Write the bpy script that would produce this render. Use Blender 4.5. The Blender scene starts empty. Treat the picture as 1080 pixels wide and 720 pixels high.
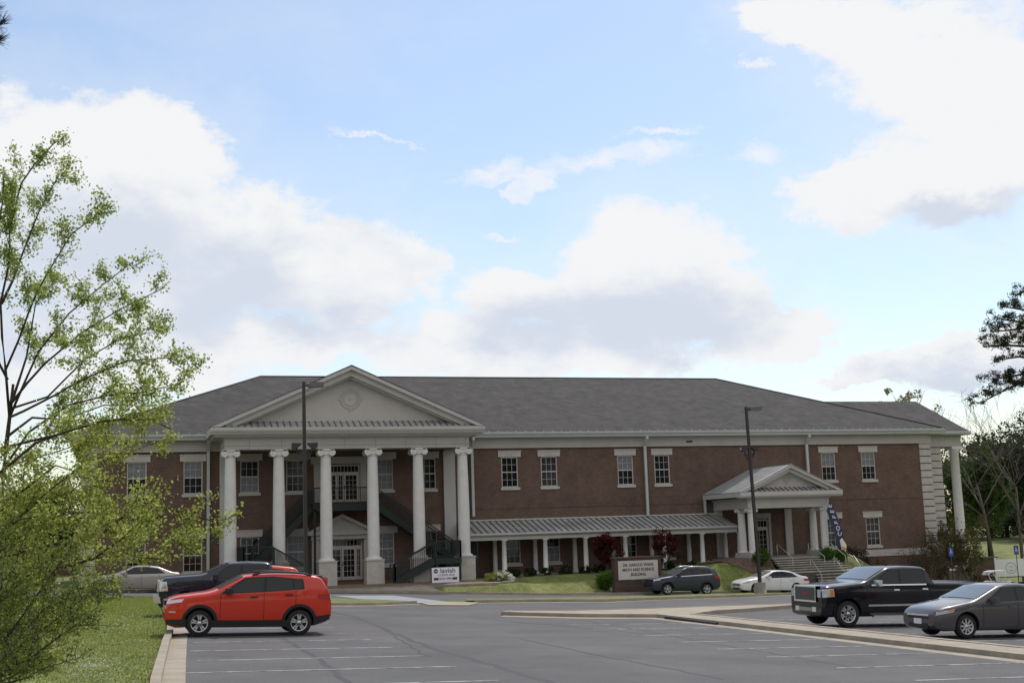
import bpy, bmesh, math, random
import numpy as np
from mathutils import Vector, Matrix, noise as mnoise

R = math.radians
S = bpy.context.scene
COL = S.collection
rnd = random.Random(7)

# ------------------------------------------------------------------ camera
FPX = 1328.48
PITCH, ROLL, YAW, DIST, EYE = R(8.64073), R(-1.873717), R(17.48196), 87.2642, 3.0
_F = np.array([0, math.cos(PITCH), math.sin(PITCH)]); _U = np.array([0, -math.sin(PITCH), math.cos(PITCH)])
_R = np.array([1.0, 0, 0])
_M = np.array([math.cos(ROLL)*_R+math.sin(ROLL)*_U, -math.sin(ROLL)*_R+math.cos(ROLL)*_U, _F])
_B = np.array([[math.cos(YAW), -math.sin(YAW), 0], [math.sin(YAW), math.cos(YAW), 0], [0, 0, 1]])
MB3 = _M @ _B
CAM = np.array([-DIST*math.sin(YAW), -DIST*math.cos(YAW), EYE])
cam_d = bpy.data.cameras.new('camera'); cam = bpy.data.objects.new('camera', cam_d); COL.objects.link(cam)
r_, u_, f_ = MB3
cam.matrix_world = Matrix(((r_[0], u_[0], -f_[0], CAM[0]), (r_[1], u_[1], -f_[1], CAM[1]), (r_[2], u_[2], -f_[2], CAM[2]), (0, 0, 0, 1)))
cam_d.sensor_width = 36; cam_d.sensor_fit = 'HORIZONTAL'; cam_d.lens = FPX*36/1080
cam_d.clip_start = 0.2; cam_d.clip_end = 3000
S.camera = cam

def ray(px, py):
    return MB3.T @ np.array([(px-540)/FPX, -(py-360)/FPX, 1.0])
def at(px, py, dist): return CAM + dist*ray(px, py)
def on_y(px, py, Y):
    d = ray(px, py); return CAM + d*(Y-CAM[1])/d[1]

# ------------------------------------------------------------------ world, sun, exposure
S.view_settings.view_transform = 'Standard'; S.view_settings.look = 'None'
S.view_settings.gamma = 1; S.view_settings.use_curve_mapping = False
S.view_settings.exposure = 0.10
SUN_AZ, SUN_EL = 38, 58         # azimuth from +Y towards +X (behind the building, to the right)
sun_d = bpy.data.lights.new('sun', 'SUN'); sun = bpy.data.objects.new('sun', sun_d); COL.objects.link(sun)
sun_d.energy = 2.7; sun_d.angle = R(1.5); sun_d.color = (1.0, 0.94, 0.85)
sv = Vector((math.sin(R(SUN_AZ))*math.cos(R(SUN_EL)), math.cos(R(SUN_AZ))*math.cos(R(SUN_EL)), math.sin(R(SUN_EL))))
sun.rotation_euler = (-sv).to_track_quat('-Z', 'Y').to_euler()

W = bpy.data.worlds.new('World'); S.world = W; W.use_nodes = True
nt = W.node_tree; nt.nodes.clear()
def N(t, **k):
    n = nt.nodes.new(t)
    for a, b in k.items(): setattr(n, a, b)
    return n
def L(a, b): nt.links.new(a, b)
def mth(op, a, b=None, c=None, clamp=False):
    n = N('ShaderNodeMath', operation=op, use_clamp=clamp)
    for i, v in enumerate((a, b, c)):
        if v is None: continue
        if isinstance(v, (int, float)): n.inputs[i].default_value = v
        else: L(v, n.inputs[i])
    return n.outputs[0]
sky = N('ShaderNodeTexSky', sky_type='NISHITA', sun_disc=False, sun_elevation=R(SUN_EL), sun_rotation=R(SUN_AZ))
sky.air_density = 1.15; sky.dust_density = .9; sky.ozone_density = 1.3
geo = N('ShaderNodeTexCoord')
sep = N('ShaderNodeSeparateXYZ'); L(geo.outputs['Generated'], sep.inputs[0])
az = mth('ARCTAN2', sep.outputs[0], sep.outputs[1]); el = mth('ARCSINE', sep.outputs[2])
comb = N('ShaderNodeCombineXYZ'); L(az, comb.inputs[0]); L(el, comb.inputs[1])
def azel(px, py):
    d = ray(px, py); d = d/np.linalg.norm(d)
    return math.atan2(d[0], d[1]), math.asin(d[2])
# ragged edges: two scales of noise push the lookup about
def noise_at(scale, detail, rough, stretch=1.6, off=0.0):
    m = N('ShaderNodeMapping'); L(comb.outputs[0], m.inputs[0]); m.inputs['Scale'].default_value = (1, stretch, 1)
    m.inputs['Location'].default_value = (off, off*.37, off*.11)
    n = N('ShaderNodeTexNoise'); n.inputs['Scale'].default_value = scale; n.inputs['Detail'].default_value = detail
    n.inputs['Roughness'].default_value = rough; L(m.outputs[0], n.inputs['Vector']); return n
nz1 = noise_at(9, 11, .68); nz2 = noise_at(22, 8, .6, 1.3, 3.1); nz3 = noise_at(13, 7, .55, 1.7, 5.3)
wv = N('ShaderNodeVectorMath', operation='MULTIPLY_ADD'); L(nz1.outputs['Color'], wv.inputs[0])
wv.inputs[1].default_value = (.13, .10, 0); wv.inputs[2].default_value = (-.065, -.05, 0)
wc = N('ShaderNodeVectorMath', operation='ADD'); L(comb.outputs[0], wc.inputs[0]); L(wv.outputs[0], wc.inputs[1])
def blob(px, py, rx, ry, vec):
    a, e = azel(px, py)
    s = N('ShaderNodeVectorMath', operation='SUBTRACT'); L(vec, s.inputs[0]); s.inputs[1].default_value = (a, e, 0)
    m = N('ShaderNodeVectorMath', operation='MULTIPLY'); L(s.outputs[0], m.inputs[0])
    m.inputs[1].default_value = (FPX/rx, FPX/ry, 0)
    l = N('ShaderNodeVectorMath', operation='LENGTH'); L(m.outputs[0], l.inputs[0])
    return mth('SUBTRACT', 1.0, l.outputs['Value'])
def blobs(lst, vec):
    o = None
    for b in lst:
        v = blob(*b, vec); o = v if o is None else mth('SMOOTH_MAX', o, v, .35)
    return o
BIG = [(60, 190, 130, 95), (175, 165, 85, 70), (150, 270, 190, 90), (290, 265, 120, 80), (390, 290, 90, 55), (120, 370, 200, 60), (330, 350, 110, 30),
       (690, 285, 105, 78), (625, 312, 90, 60), (660, 345, 90, 40), (545, 320, 80, 50), (760, 310, 80, 62), (470, 355, 100, 34), (600, 380, 170, 30), (830, 345, 60, 30),
       (960, 60, 110, 70), (1050, 120, 120, 110), (985, 195, 120, 55), (900, 215, 80, 42), (880, 30, 70, 35), (840, 8, 60, 22),
       (1010, 375, 130, 34), (1090, 340, 60, 20), (920, 395, 70, 14),
       (1400, 200, 160, 120), (-300, 200, 190, 120), (-120, 420, 160, 60), (1500, 420, 200, 40)]
WISP = [(805, 165, 50, 22), (640, 300, 60, 30), (640, 172, 90, 17), (510, 178, 60, 14), (530, 190, 46, 6), (395, 148, 66, 6), (690, 160, 60, 16), (560, 184, 90, 10), (790, 70, 26, 8), (520, 245, 50, 8), (700, 130, 50, 8)]
GREY = [(235, 300, 150, 55), (120, 250, 110, 50), (60, 330, 160, 60), (680, 335, 120, 48), (570, 350, 90, 34), (1010, 395, 110, 24), (1000, 225, 70, 16), (330, 335, 80, 32)]
big = blobs(BIG, wc.outputs[0]); wisp = blobs(WISP, wc.outputs[0]); grey = blobs(GREY, wc.outputs[0])
n2 = mth('MULTIPLY_ADD', nz2.outputs['Fac'], .8, -.40)
db = mth('ADD', big, n2)
mr = N('ShaderNodeMapRange', interpolation_type='SMOOTHSTEP'); L(db, mr.inputs[0]); mr.inputs[1].default_value = -.05; mr.inputs[2].default_value = .36
mw = N('ShaderNodeMapRange', interpolation_type='SMOOTHSTEP'); L(mth('ADD', wisp, n2), mw.inputs[0]); mw.inputs[1].default_value = -.1; mw.inputs[2].default_value = 1.0; mw.inputs[4].default_value = .8
# thin veil everywhere + a broken general cover outside the picture
halo = N('ShaderNodeMapRange', interpolation_type='SMOOTHSTEP'); L(mth('ADD', big, mth('MULTIPLY', n2, 1.3)), halo.inputs[0]); halo.inputs[1].default_value = -1.1; halo.inputs[2].default_value = .25; halo.inputs[4].default_value = .26
veil = noise_at(3.2, 8, .6, 2.2, 7.7)
mv = N('ShaderNodeMapRange', interpolation_type='SMOOTHSTEP'); L(veil.outputs['Fac'], mv.inputs[0]); mv.inputs[1].default_value = .42; mv.inputs[2].default_value = .8; mv.inputs[3].default_value = .03; mv.inputs[4].default_value = .30
mf = N('ShaderNodeMapRange', interpolation_type='SMOOTHSTEP'); L(sep.outputs[1], mf.inputs[0]); mf.inputs[1].default_value = .25; mf.inputs[2].default_value = -.35; mf.inputs[3].default_value = 0; mf.inputs[4].default_value = 1   # unseen cloud cover added behind the camera as fill for shaded faces
mb_ = N('ShaderNodeMapRange', interpolation_type='SMOOTHSTEP'); L(mth('MULTIPLY_ADD', veil.outputs['Fac'], 1.2, mth('MULTIPLY_ADD', mf.outputs[0], .9, -1.05)), mb_.inputs[0]); mb_.inputs[1].default_value = 0; mb_.inputs[2].default_value = .3
dens = mth('MAXIMUM', mth('MAXIMUM', mth('MAXIMUM', mth('MAXIMUM', mr.outputs[0], mw.outputs[0]), mv.outputs[0]), mb_.outputs[0]), halo.outputs[0])
mg = N('ShaderNodeMapRange', interpolation_type='SMOOTHSTEP'); L(mth('ADD', grey, mth('MULTIPLY_ADD', nz3.outputs['Fac'], 3.2, -1.5)), mg.inputs[0]); mg.inputs[1].default_value = -.5; mg.inputs[2].default_value = 1.0
cl = N('ShaderNodeMix', data_type='RGBA'); L(mg.outputs[0], cl.inputs[0])
cl.inputs['A'].default_value = (0.85, 0.855, 0.865, 1); cl.inputs['B'].default_value = (0.62, 0.675, 0.775, 1)
SKYSTR = .135
skm = N('ShaderNodeMix', data_type='RGBA', blend_type='MULTIPLY'); skm.inputs[0].default_value = 1.0
L(sky.outputs[0], skm.inputs['A']); skm.inputs['B'].default_value = (SKYSTR, SKYSTR, SKYSTR, 1)
clb = N('ShaderNodeVectorMath', operation='SCALE'); L(cl.outputs['Result'], clb.inputs[0]); L(mth('MULTIPLY_ADD', mf.outputs[0], -.12, 1.0), clb.inputs['Scale'])
fin = N('ShaderNodeMix', data_type='RGBA'); L(dens, fin.inputs[0]); L(skm.outputs['Result'], fin.inputs['A']); L(clb.outputs[0], fin.inputs['B'])
bg = N('ShaderNodeBackground'); L(fin.outputs['Result'], bg.inputs[0]); bg.inputs[1].default_value = 1.0
wo = N('ShaderNodeOutputWorld'); L(bg.outputs[0], wo.inputs[0])

# ------------------------------------------------------------------ terrain height
def sstep(a, b, x):
    t = min(1, max(0, (x-a)/(b-a))); return t*t*(3-2*t)
def plane_h(X, Y):
    X = max(-60, min(40, X)); Y = max(-100, min(0, Y))
    z = -0.78845-0.046918*X-0.0078909*Y-0.000157*X*Y
    return z-.17*math.exp(-((X-0)/9)**2-((Y+9.5)/8)**2)
def H(X, Y):
    z = plane_h(X, Y)
    if Y > -8.2:
        T = .45 if X < -23 else (.45-.3*sstep(-23, -20, X))
        T += .08*sstep(-2, 2, X) + .52*sstep(9.5, 14, X)
        T += (z-T)*sstep(22.5, 28, X)
        c_ = sstep(-11, -9.5, X)*(1-sstep(-2.3, -.5, X))
        if c_ > 0 and Y < -6.0: return (z+(T-z)*sstep(-8.0, -4.2, Y))*(1-c_)+c_*(z+(-.06-z)*sstep(-8.2, -7.25, Y))
        z = z+(T-z)*sstep(-8.0, -4.2-1.4*sstep(9, 13.5, X)*(1-sstep(21, 24, X)), Y)
    if X > 38 and Y > 4:
        z += 2.55*sstep(38, 50, X)*sstep(6, 26, Y)
    if Y > 34: z += 2*sstep(34, 90, Y)
    return z
def on_ground(px, py, dz=0):
    d = ray(px, py); lo, hi = 5.0, None; t = 5.0
    while t < 400:
        P = CAM+t*d
        if P[2] < H(P[0], P[1])+dz: hi = t; break
        lo = t; t += .5
    if hi is None: hi = 400
    for _ in range(30):
        m = (lo+hi)/2; P = CAM+m*d
        if P[2] < H(P[0], P[1])+dz: hi = m
        else: lo = m
    return CAM+hi*d

# ------------------------------------------------------------------ materials
MAT = {}
def mat(name, col, rough=.7, metal=0, var=.0, vscale=2.0, coat=0, bump=0, bscale=40, col2=None, spec=.5, detail=5, vlo=.35, vhi=.65, stretch=(1, 1, 1)):
    if name in MAT: return MAT[name]
    m = bpy.data.materials.new(name); m.use_nodes = True; t = m.node_tree; p = t.nodes['Principled BSDF']
    p.inputs['Base Color'].default_value = (*col, 1); p.inputs['Roughness'].default_value = rough; p.inputs['Metallic'].default_value = metal
    p.inputs['Coat Weight'].default_value = coat; p.inputs['Coat Roughness'].default_value = .04; p.inputs['Specular IOR Level'].default_value = spec
    tc = t.nodes.new('ShaderNodeTexCoord'); mp = t.nodes.new('ShaderNodeMapping'); mp.inputs['Scale'].default_value = stretch
    t.links.new(tc.outputs['Object'], mp.inputs[0])
    if var > 0 or col2:
        n = t.nodes.new('ShaderNodeTexNoise'); n.inputs['Scale'].default_value = vscale; n.inputs['Detail'].default_value = detail
        n.inputs['Roughness'].default_value = .65
        t.links.new(mp.outputs[0], n.inputs['Vector'])
        mr_ = t.nodes.new('ShaderNodeMapRange'); t.links.new(n.outputs['Fac'], mr_.inputs[0]); mr_.inputs[1].default_value = vlo; mr_.inputs[2].default_value = vhi
        mx = t.nodes.new('ShaderNodeMix'); mx.data_type = 'RGBA'; t.links.new(mr_.outputs[0], mx.inputs[0])
        c2 = col2 or tuple(min(1, c*(1+var)) for c in col); c1 = col if col2 else tuple(c*(1-var) for c in col)
        mx.inputs['A'].default_value = (*c1, 1); mx.inputs['B'].default_value = (*c2, 1)
        t.links.new(mx.outputs['Result'], p.inputs['Base Color'])
    if bump:
        n = t.nodes.new('ShaderNodeTexNoise'); n.inputs['Scale'].default_value = bscale; n.inputs['Detail'].default_value = 4
        t.links.new(mp.outputs[0], n.inputs['Vector'])
        b = t.nodes.new('ShaderNodeBump'); b.inputs['Strength'].default_value = bump; b.inputs['Distance'].default_value = .02
        t.links.new(n.outputs['Fac'], b.inputs['Height']); t.links.new(b.outputs[0], p.inputs['Normal'])
    MAT[name] = m; return m
def brick_mat(name, c1, c2, mortar, bw=.42, bh=.14):
    m = bpy.data.materials.new(name); m.use_nodes = True; t = m.node_tree; p = t.nodes['Principled BSDF']; p.inputs['Roughness'].default_value = .85
    tc = t.nodes.new('ShaderNodeTexCoord'); sp = t.nodes.new('ShaderNodeSeparateXYZ'); t.links.new(tc.outputs['Object'], sp.inputs[0])
    ad = t.nodes.new('ShaderNodeMath'); ad.operation = 'ADD'; t.links.new(sp.outputs[0], ad.inputs[0]); t.links.new(sp.outputs[1], ad.inputs[1])
    cb = t.nodes.new('ShaderNodeCombineXYZ'); t.links.new(ad.outputs[0], cb.inputs[0]); t.links.new(sp.outputs[2], cb.inputs[1])
    br = t.nodes.new('ShaderNodeTexBrick'); t.links.new(cb.outputs[0], br.inputs['Vector'])
    br.inputs['Scale'].default_value = 1; br.inputs['Brick Width'].default_value = bw; br.inputs['Row Height'].default_value = bh
    br.inputs['Mortar Size'].default_value = .012; br.inputs['Color1'].default_value = (*c1, 1); br.inputs['Color2'].default_value = (*c2, 1)
    br.inputs['Mortar'].default_value = (*mortar, 1); br.inputs['Bias'].default_value = -.1
    n = t.nodes.new('ShaderNodeTexNoise'); n.inputs['Scale'].default_value = .9; n.inputs['Detail'].default_value = 8; n.inputs['Roughness'].default_value = .75
    t.links.new(tc.outputs['Object'], n.inputs['Vector'])
    mr_ = t.nodes.new('ShaderNodeMapRange'); t.links.new(n.outputs['Fac'], mr_.inputs[0]); mr_.inputs[1].default_value = .3; mr_.inputs[2].default_value = .7
    mr_.inputs[3].default_value = .72; mr_.inputs[4].default_value = 1.25
    mx = t.nodes.new('ShaderNodeMix'); mx.data_type = 'RGBA'; mx.blend_type = 'MULTIPLY'; mx.inputs[0].default_value = 1
    t.links.new(br.outputs['Color'], mx.inputs['A']); t.links.new(mr_.outputs[0], mx.inputs['B']); t.links.new(mx.outputs['Result'], p.inputs['Base Color'])
    MAT[name] = m; return m
def leaf_mat(name, c1, c2, scale=1.2, trans=.45):
    if name in MAT: return MAT[name]
    m = bpy.data.materials.new(name); m.use_nodes = True; t = m.node_tree; t.nodes.remove(t.nodes['Principled BSDF'])
    out = t.nodes['Material Output']; tc = t.nodes.new('ShaderNodeTexCoord')
    n = t.nodes.new('ShaderNodeTexNoise'); n.inputs['Scale'].default_value = scale; n.inputs['Detail'].default_value = 8; n.inputs['Roughness'].default_value = .8
    t.links.new(tc.outputs['Object'], n.inputs['Vector'])
    mr_ = t.nodes.new('ShaderNodeMapRange'); t.links.new(n.outputs['Fac'], mr_.inputs[0]); mr_.inputs[1].default_value = .33; mr_.inputs[2].default_value = .67
    mx = t.nodes.new('ShaderNodeMix'); mx.data_type = 'RGBA'; t.links.new(mr_.outputs[0], mx.inputs[0])
    mx.inputs['A'].default_value = (*c1, 1); mx.inputs['B'].default_value = (*c2, 1)
    d = t.nodes.new('ShaderNodeBsdfDiffuse'); tr = t.nodes.new('ShaderNodeBsdfTranslucent'); ms = t.nodes.new('ShaderNodeMixShader'); ms.inputs[0].default_value = trans
    t.links.new(mx.outputs['Result'], d.inputs[0]); t.links.new(mx.outputs['Result'], tr.inputs[0])
    t.links.new(d.outputs[0], ms.inputs[1]); t.links.new(tr.outputs[0], ms.inputs[2]); t.links.new(ms.outputs[0], out.inputs[0])
    MAT[name] = m; return m

BRICK = brick_mat('brick', (.150, .080, .058), (.094, .056, .043), (.125, .095, .08), .24, .08)
BRICK_D = brick_mat('brick_dark', (.095, .050, .038), (.06, .035, .029), (.10, .085, .07))
PAVER = brick_mat('brick_paver', (.21, .115, .085), (.15, .085, .065), (.17, .14, .12), .3, .3)
TRIM = mat('trim', (.42, .40, .38), .7, var=.06, vscale=.8)
TRIM_L = mat('trim_light', (.47, .462, .455), .55, var=.05, vscale=.8)
STUCCO = mat('stucco', (.48, .455, .445), .9, var=.035, vscale=1.2)
STONE = mat('cast_stone', (.46, .435, .405), .85, var=.09, vscale=3)
COLM = mat('column_paint', (.65, .64, .63), .55, var=.05, vscale=2.2)
GUTTER = mat('gutter_metal', (.44, .47, .47), .4, var=.05)
SHINGLE = mat('shingle', (.042, .039, .039), .95, var=.45, vscale=1.4, bump=.5, bscale=8, detail=12, stretch=(1, 1, 1.0), vlo=.3, vhi=.7)
METROOF = mat('metal_roof', (.36, .355, .34), .5, .0, var=.22, vscale=.7)
SEAM_SHADED = mat('metal_seam_shaded', (.11, .115, .115), .5, .2)  # dark because the shadow lines of the seams are put into their colour
GLASS = mat('window_glass', (.010, .012, .014), .06, spec=.4)
BLIND_REFL = mat('window_blind_reflection', (.15, .165, .185), .35, var=.15, vscale=3)  # blue-grey panel colour; on upper sashes it paints in reflected sky
FRAME = mat('window_frame', (.50, .47, .43), .5)
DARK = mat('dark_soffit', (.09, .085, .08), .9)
GREEN = mat('green_steel', (.012, .023, .021), .55, .1)
BRONZE = mat('bronze_paint', (.030, .028, .027), .5)
CONC = mat('concrete', (.32, .275, .215), .9, var=.16, vscale=1.3, detail=9)
CONC_D = mat('concrete_weathered', (.25, .235, .20), .92, var=.25, vscale=1.6, detail=9)
WHITE = mat('white_paint', (.72, .73, .75), .5)
BLACK = mat('black_plastic', (.016, .016, .018), .6)
RUBBER = mat('rubber', (.02, .02, .021), .85)
CHROME = mat('chrome', (.86, .87, .89), .28, 1)
ALLOY = mat('alloy', (.58, .59, .61), .3, .75)
CARGLASS = mat('car_glass', (.008, .011, .014), .05, spec=.45)
WSHIELD = mat('windscreen_glass', (.10, .11, .11), .07, spec=.6, coat=.3)
LAMPG = mat('lamp_glass', (.55, .58, .60), .12, .3, coat=1)
AMBER = mat('amber_lens', (.75, .20, .02), .2, coat=.6)
REDL = mat('red_lens', (.42, .015, .015), .2, coat=.6)
MULCH = mat('mulch', (.12, .078, .055), .95, var=.4, vscale=5)

# ------------------------------------------------------------------ mesh helpers
class MB:
    def __init__(s): s.v = []; s.f = []; s.sm = []
    def add(s, vs, fs, smooth=False):
        o = len(s.v); s.v += [tuple(float(c) for c in v) for v in vs]; s.f += [tuple(i+o for i in f) for f in fs]; s.sm += [smooth]*len(fs); return s
    def box(s, x0, x1, y0, y1, z0, z1, top=None):
        v = [(x0, y0, z0), (x1, y0, z0), (x1, y1, z0), (x0, y1, z0), (x0, y0, z1), (x1, y0, z1), (x1, y1, z1), (x0, y1, z1)]
        if top:
            t = top; v[4:] = [(x0+t, y0+t, z1), (x1-t, y0+t, z1), (x1-t, y1-t, z1), (x0+t, y1-t, z1)]
        return s.add(v, [(0, 3, 2, 1), (4, 5, 6, 7), (0, 1, 5, 4), (1, 2, 6, 5), (2, 3, 7, 6), (3, 0, 4, 7)])
    def prism(s, poly, axis, a, b):
        """polygon in the two other axes, extruded along axis from a to b"""
        n = len(poly)
        def P(p, t):
            return (t, p[0], p[1]) if axis == 'x' else ((p[0], t, p[1]) if axis == 'y' else (p[0], p[1], t))
        v = [P(p, a) for p in poly]+[P(p, b) for p in poly]
        return s.add(v, [tuple(range(n))[::-1], tuple(range(n, 2*n))]+[(i, (i+1) % n, n+(i+1) % n, n+i) for i in range(n)])
    def lathe(s, prof, c=(0, 0, 0), axis='z', n=20, smooth=True, cap=True):
        if prof[0] == prof[-1]: cap = False
        v = []; f = []
        for r, h in prof:
            for k in range(n):
                a = 2*math.pi*k/n; x, y = r*math.cos(a), r*math.sin(a)
                v.append((c[0]+x, c[1]+y, c[2]+h) if axis == 'z' else (c[0]+x, c[1]+h, c[2]+y))
        for i in range(len(prof)-1):
            for k in range(n): f.append((i*n+k, i*n+(k+1) % n, (i+1)*n+(k+1) % n, (i+1)*n+k))
        s.add(v, f, smooth)
        o = len(s.v)-len(v)
        for i in (0, len(prof)-1):
            if cap and prof[i][0] > 1e-4: s.f.append(tuple(o+i*n+k for k in range(n))); s.sm.append(False)
        return s
    def tube(s, pts, rad, n=6, smooth=True):
        pts = [Vector(p) for p in pts]; m = len(pts)
        rads = rad if hasattr(rad, '__len__') else [rad]*m
        v = []; f = []
        for i, p in enumerate(pts):
            d = (pts[min(i+1, m-1)]-pts[max(i-1, 0)])
            d = d.normalized() if d.length > 1e-9 else Vector((0, 0, 1))
            a = d.orthogonal().normalized() if abs(d.z) > .95 else d.cross(Vector((0, 0, 1))).normalized()
            if abs(d.z) > .95: a = (Vector((1, 0, 0))-d*d.x).normalized()
            b = d.cross(a)
            for k in range(n):
                t = 2*math.pi*k/n+math.pi/n; v.append(p+(a*math.cos(t)+b*math.sin(t))*rads[i])
        for i in range(m-1):
            for k in range(n): f.append((i*n+k, i*n+(k+1) % n, (i+1)*n+(k+1) % n, (i+1)*n+k))
        f.append(tuple(range(n))[::-1]); f.append(tuple((m-1)*n+k for k in range(n)))
        return s.add(v, f, smooth)
    def bar(s, a, b, w, h):
        a = Vector(a); b = Vector(b); d = (b-a).normalized(); sd = d.cross(Vector((0, 0, 1)))
        sd = sd.normalized() if sd.length > 1e-6 else Vector((1, 0, 0)); up = sd.cross(d).normalized()
        v = []
        for p in (a, b):
            for i, j in ((-1, -1), (1, -1), (1, 1), (-1, 1)): v.append(p+sd*w/2*i+up*h/2*j)
        return s.add(v, [(0, 1, 2, 3), (7, 6, 5, 4), (0, 4, 5, 1), (1, 5, 6, 2), (2, 6, 7, 3), (3, 7, 4, 0)])
    def build(s, name, m, parent=None, loc=None, auto=None):
        me = bpy.data.meshes.new(name); me.from_pydata(s.v, [], s.f); me.polygons.foreach_set('use_smooth', s.sm)
        if auto: me.set_sharp_from_angle(angle=R(auto))
        me.materials.append(m); me.update()
        o = bpy.data.objects.new(name, me); COL.objects.link(o)
        if parent: o.parent = parent
        if loc is not None: o.location = tuple(float(c) for c in loc)
        return o
def fixn(o):
    bm = bmesh.new(); bm.from_mesh(o.data); bmesh.ops.recalc_face_normals(bm, faces=bm.faces); bm.to_mesh(o.data); bm.free(); return o
def tag(o, label, cat, group=None):
    o['label'] = label; o['category'] = cat
    if group: o['group'] = group
    return o
def struct(o, kind='structure'): o['kind'] = kind; return o
def thing(name, label, cat, loc=(0, 0, 0), rot=(0, 0, 0), group=None):
    o = bpy.data.objects.new(name, None); COL.objects.link(o); o.location = tuple(float(c) for c in loc); o.rotation_euler = rot
    return tag(o, label, cat, group)
def dup(o, parent=None):
    c = o.copy(); COL.objects.link(c)
    if parent: c.parent = parent
    for ch in o.children: dup(ch, c)
    return c

# ------------------------------------------------------------------ ground and paving
def axis_lines(a, b, fine0, fine1, fs, cs):
    out = []; x = a
    while x < b:
        out.append(x); x += fs if fine0 <= x < fine1 else cs
    out.append(b); return out
gx = sorted(set(axis_lines(-500, 560, -60, 60, 2, 20)) | {7+.5*i for i in range(44)}); gy = sorted(set(axis_lines(-160, 900, -96, 36, 2, 20)) | {-10+.25*i for i in range(33)})
g = MB()
g.add([(x, y, H(x, y)-(0 if -60 <= x <= 60 else 0)) for y in gy for x in gx],
      [(j*len(gx)+i, j*len(gx)+i+1, (j+1)*len(gx)+i+1, (j+1)*len(gx)+i) for j in range(len(gy)-1) for i in range(len(gx)-1)], True)
GRASS = mat('grass_ground', (.11, .135, .03), .95, col2=(.21, .225, .065), vscale=1.1, detail=12, bump=.5, bscale=14)
struct(g.build('ground', GRASS))

def sheet(name, poly, dz, m, kind='structure', step=2.0, flat=None):
    """a paved sheet that follows the terrain"""
    bm = bmesh.new(); vs = [bm.verts.new((p[0], p[1], 0)) for p in poly]; bm.faces.new(vs)
    xs = [p[0] for p in poly]; ys = [p[1] for p in poly]
    for axis, lo, hi in (((1, 0, 0), min(xs), max(xs)), ((0, 1, 0), min(ys), max(ys))):
        t = math.floor(lo/step)*step+step
        while t < hi:
            bmesh.ops.bisect_plane(bm, geom=bm.verts[:]+bm.edges[:]+bm.faces[:], plane_co=Vector(axis)*t, plane_no=axis); t += step
    bmesh.ops.triangulate(bm, faces=bm.faces[:])
    for v in bm.verts: v.co.z = H(v.co.x, v.co.y)+dz
    bmesh.ops.recalc_face_normals(bm, faces=bm.faces)
    if sum(f.normal.z for f in bm.faces) < 0: bmesh.ops.reverse_faces(bm, faces=bm.faces)
    me = bpy.data.meshes.new(name); bm.to_mesh(me); bm.free(); me.materials.append(m)
    o = bpy.data.objects.new(name, me); COL.objects.link(o); return struct(o, kind)
def G2(px, py, dz=0): p = on_ground(px, py, dz); return (float(p[0]), float(p[1]))
def resample(pts, step):
    out = [Vector(pts[0])]
    for a, b in zip(pts[:-1], pts[1:]):
        a = Vector(a); b = Vector(b); n = max(1, int((b-a).length/step))
        for k in range(1, n+1): out.append(a.lerp(b, k/n))
    return out
def ribbon(mb, line, w0, w1, z0, z1, step=1.5):
    """solid strip between offsets w0,w1 (left of the direction of travel positive), from z0 to z1 above the ground"""
    P = resample([Vector((p[0], p[1])) for p in line], step); n = len(P); v = []; f = []
    for i, p in enumerate(P):
        d = (P[min(i+1, n-1)]-P[max(i-1, 0)]).normalized(); nn = Vector((-d.y, d.x))
        for w, z in ((w0, z0), (w1, z0), (w1, z1), (w0, z1)):
            q = p+nn*w; v.append((q.x, q.y, H(p.x, p.y)+z))
    for i in range(n-1):
        for k in range(4): f.append((i*4+k, i*4+(k+1) % 4, (i+1)*4+(k+1) % 4, (i+1)*4+k))
    f += [(3, 2, 1, 0), tuple((n-1)*4+k for k in range(4))]
    mb.add(v, f)
ASPH = mat('asphalt', (.076, .073, .074), .9, var=.16, vscale=.35, detail=14, bump=.25, bscale=60)
def stains(m, sc, lo, hi, dark, seed=0.0):
    t = m.node_tree; p = t.nodes['Principled BSDF']; src = p.inputs['Base Color'].links[0].from_socket
    tc = t.nodes.new('ShaderNodeTexCoord'); mp = t.nodes.new('ShaderNodeMapping'); mp.inputs['Location'].default_value = (seed, seed*.7, 0); t.links.new(tc.outputs['Object'], mp.inputs[0])
    n = t.nodes.new('ShaderNodeTexNoise'); n.inputs['Scale'].default_value = sc; n.inputs['Detail'].default_value = 10; n.inputs['Roughness'].default_value = .7; t.links.new(mp.outputs[0], n.inputs['Vector'])
    r_2 = t.nodes.new('ShaderNodeMapRange'); r_2.interpolation_type = 'SMOOTHSTEP'; t.links.new(n.outputs['Fac'], r_2.inputs[0]); r_2.inputs[1].default_value = lo; r_2.inputs[2].default_value = hi; r_2.inputs[3].default_value = 1; r_2.inputs[4].default_value = dark
    mx = t.nodes.new('ShaderNodeMix'); mx.data_type = 'RGBA'; mx.blend_type = 'MULTIPLY'; mx.inputs[0].default_value = 1
    t.links.new(src, mx.inputs['A']); t.links.new(r_2.outputs[0], mx.inputs['B']); t.links.new(mx.outputs['Result'], p.inputs['Base Color'])
stains(GRASS, 7, .40, .62, .62, 2); stains(GRASS, .6, .45, .65, 1.25, 5); stains(ASPH, .55, .56, .72, .72); stains(ASPH, 30, .40, .62, 1.35, 4); stains(ASPH, .12, .45, .62, 1.14, 9); stains(CONC, 2.2, .55, .75, .72, 2); stains(CONC_D, 1.5, .5, .7, .7, 3)
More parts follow.
